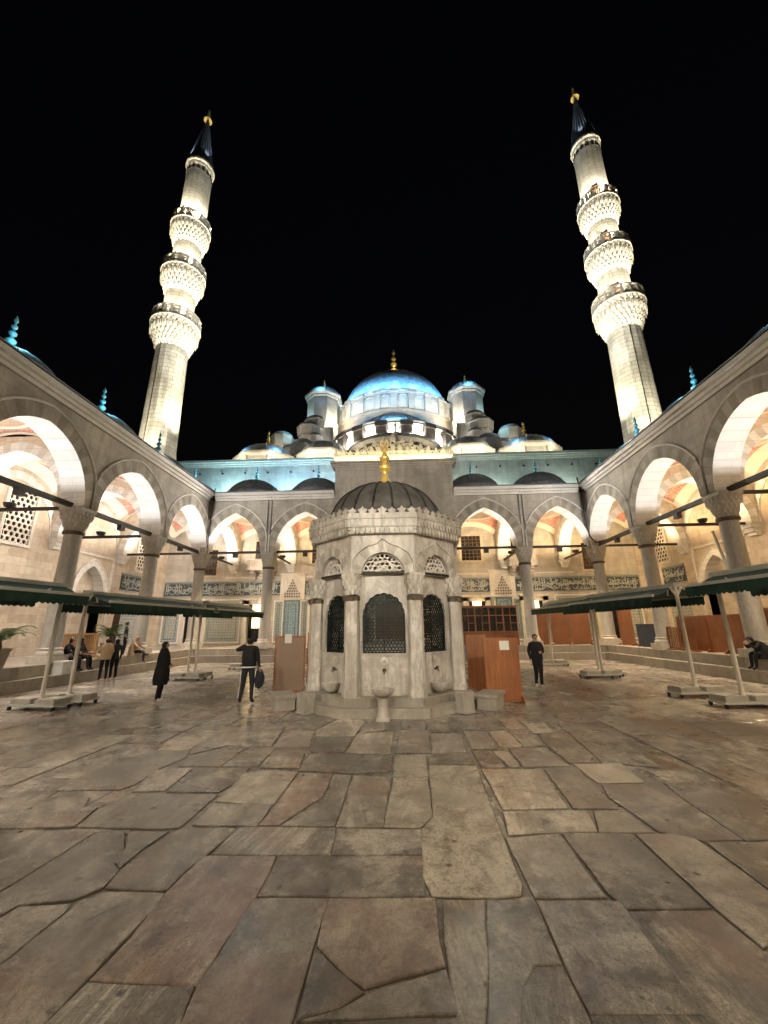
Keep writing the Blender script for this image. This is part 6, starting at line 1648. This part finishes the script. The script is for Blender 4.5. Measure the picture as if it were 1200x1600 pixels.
# minarets
for s, x in ((-1, -22.0), (1, 22.2)):
    y = 33.6
    for px, py, pz, pw, az in ((x - s * 6.5, 32.75, 16.6, 6500, 27.), (x - s * 1.5, 31.6, 12.9, 5200, 31.), (x - s * .4, 28.5, 12.9, 5200, 31.), (x + s * 1.8, 30.2, 12.9, 1500, 28.)):
        lamp('SPOT', (px, py, pz), pw, CREAM, .12, (x, y, az), 58, .6)
    lamp('SPOT', (s * 12.0, 26.2, 11.4), 15000, (1., .95, .82), .06, (x, y, 43.), 40, .5)  # added far spot evening out the light on the whole minaret
    for z, r, zt in ((31.9, 2.0, 36.5), (38.4, 1.9, 43.), (44.7, 1.8, 50.5)):
        for k in range(6):
            a = 2 * PI * (k + .25) / 6; ca, sa = math.cos(a), math.sin(a)
            lamp('SPOT', (x + r * ca, y + r * sa, z), 520, CREAM, .04, (x + (r + .1) * ca, y + (r + .1) * sa, z + 4.), 60, .6)
            lamp('SPOT', (x + r * ca, y + r * sa, z), 1150 if z < 44 else 2600, CREAM, .06, (x + .5 * ca, y + .5 * sa, zt), 75, .7)
    for k in range(4):
        a = 2 * PI * (k + .6) / 4; lamp('SPOT', (x + 1.85 * math.cos(a), y + 1.85 * math.sin(a), 53.9), 900, (.75, .85, 1.), .04, (x + .3 * math.cos(a), y + .3 * math.sin(a), 61.), 40, .6)  # added spots just off the eaves, lifting the dim spire
# blue lights at the finials of the arcade domes
for s in (-1, 1):
    for a, b in SB[2:4 if s < 0 else 5]: lamp('POINT', (s * 15.2, (a + b) / 2 + .5, 13.7), 26, (.25, .75, 1.), .02)
for x in (-11.0, -6.0, 6.0, 11.0): lamp('POINT', (x + 1.2, 31.0, 13.4), 14, (.75, .85, 1.), .05)

# ---------------------------------------------------------------- night sky, camera
wd = bpy.data.worlds.new('World'); SC.world = wd; wd.use_nodes = True
nt = wd.node_tree; bgn = nt.nodes['Background']; sky = nt.nodes.new('ShaderNodeTexSky'); sky.sky_type = 'NISHITA'; sky.sun_disc = False
sky.sun_elevation = math.radians(-3); sky.sun_rotation = math.radians(200)
nt.links.new(sky.outputs[0], bgn.inputs[0]); bgn.inputs[1].default_value = .012
cam = bpy.data.cameras.new('camera'); co = bpy.data.objects.new('camera', cam); COL.objects.link(co); SC.camera = co
pitch, yaw, roll = .2785, -.0406, -.0117
cp, sp, cy, sy = math.cos(pitch), math.sin(pitch), math.cos(yaw), math.sin(yaw)
Fv = Vector((sy * cp, cy * cp, sp)); Rv = Vector((cy, -sy, 0)); Uv = Rv.cross(Fv)
R2 = Rv * math.cos(roll) + Uv * math.sin(roll); U2 = Uv * math.cos(roll) - Rv * math.sin(roll)
mt = Matrix((R2, U2, -Fv)).transposed().to_4x4(); mt.translation = Vector((.3905, 0, 1.96)); co.matrix_world = mt
cam.sensor_fit = 'HORIZONTAL'; cam.sensor_width = 36; cam.lens = 36 * 632.6 / 1200; cam.clip_end = 1000; cam.clip_start = .05
SC.view_settings.view_transform = 'Standard'; SC.view_settings.look = 'None'; SC.view_settings.exposure = 1.2; SC.view_settings.gamma = 1.; SC.view_settings.use_curve_mapping = False
SC.render.film_transparent = False
SC.cycles.max_bounces = 6; SC.cycles.diffuse_bounces = 4; SC.cycles.glossy_bounces = 3; SC.cycles.caustics_reflective = False; SC.cycles.caustics_refractive = False; SC.cycles.sample_clamp_indirect = 4.
SC.cycles.use_denoising = True
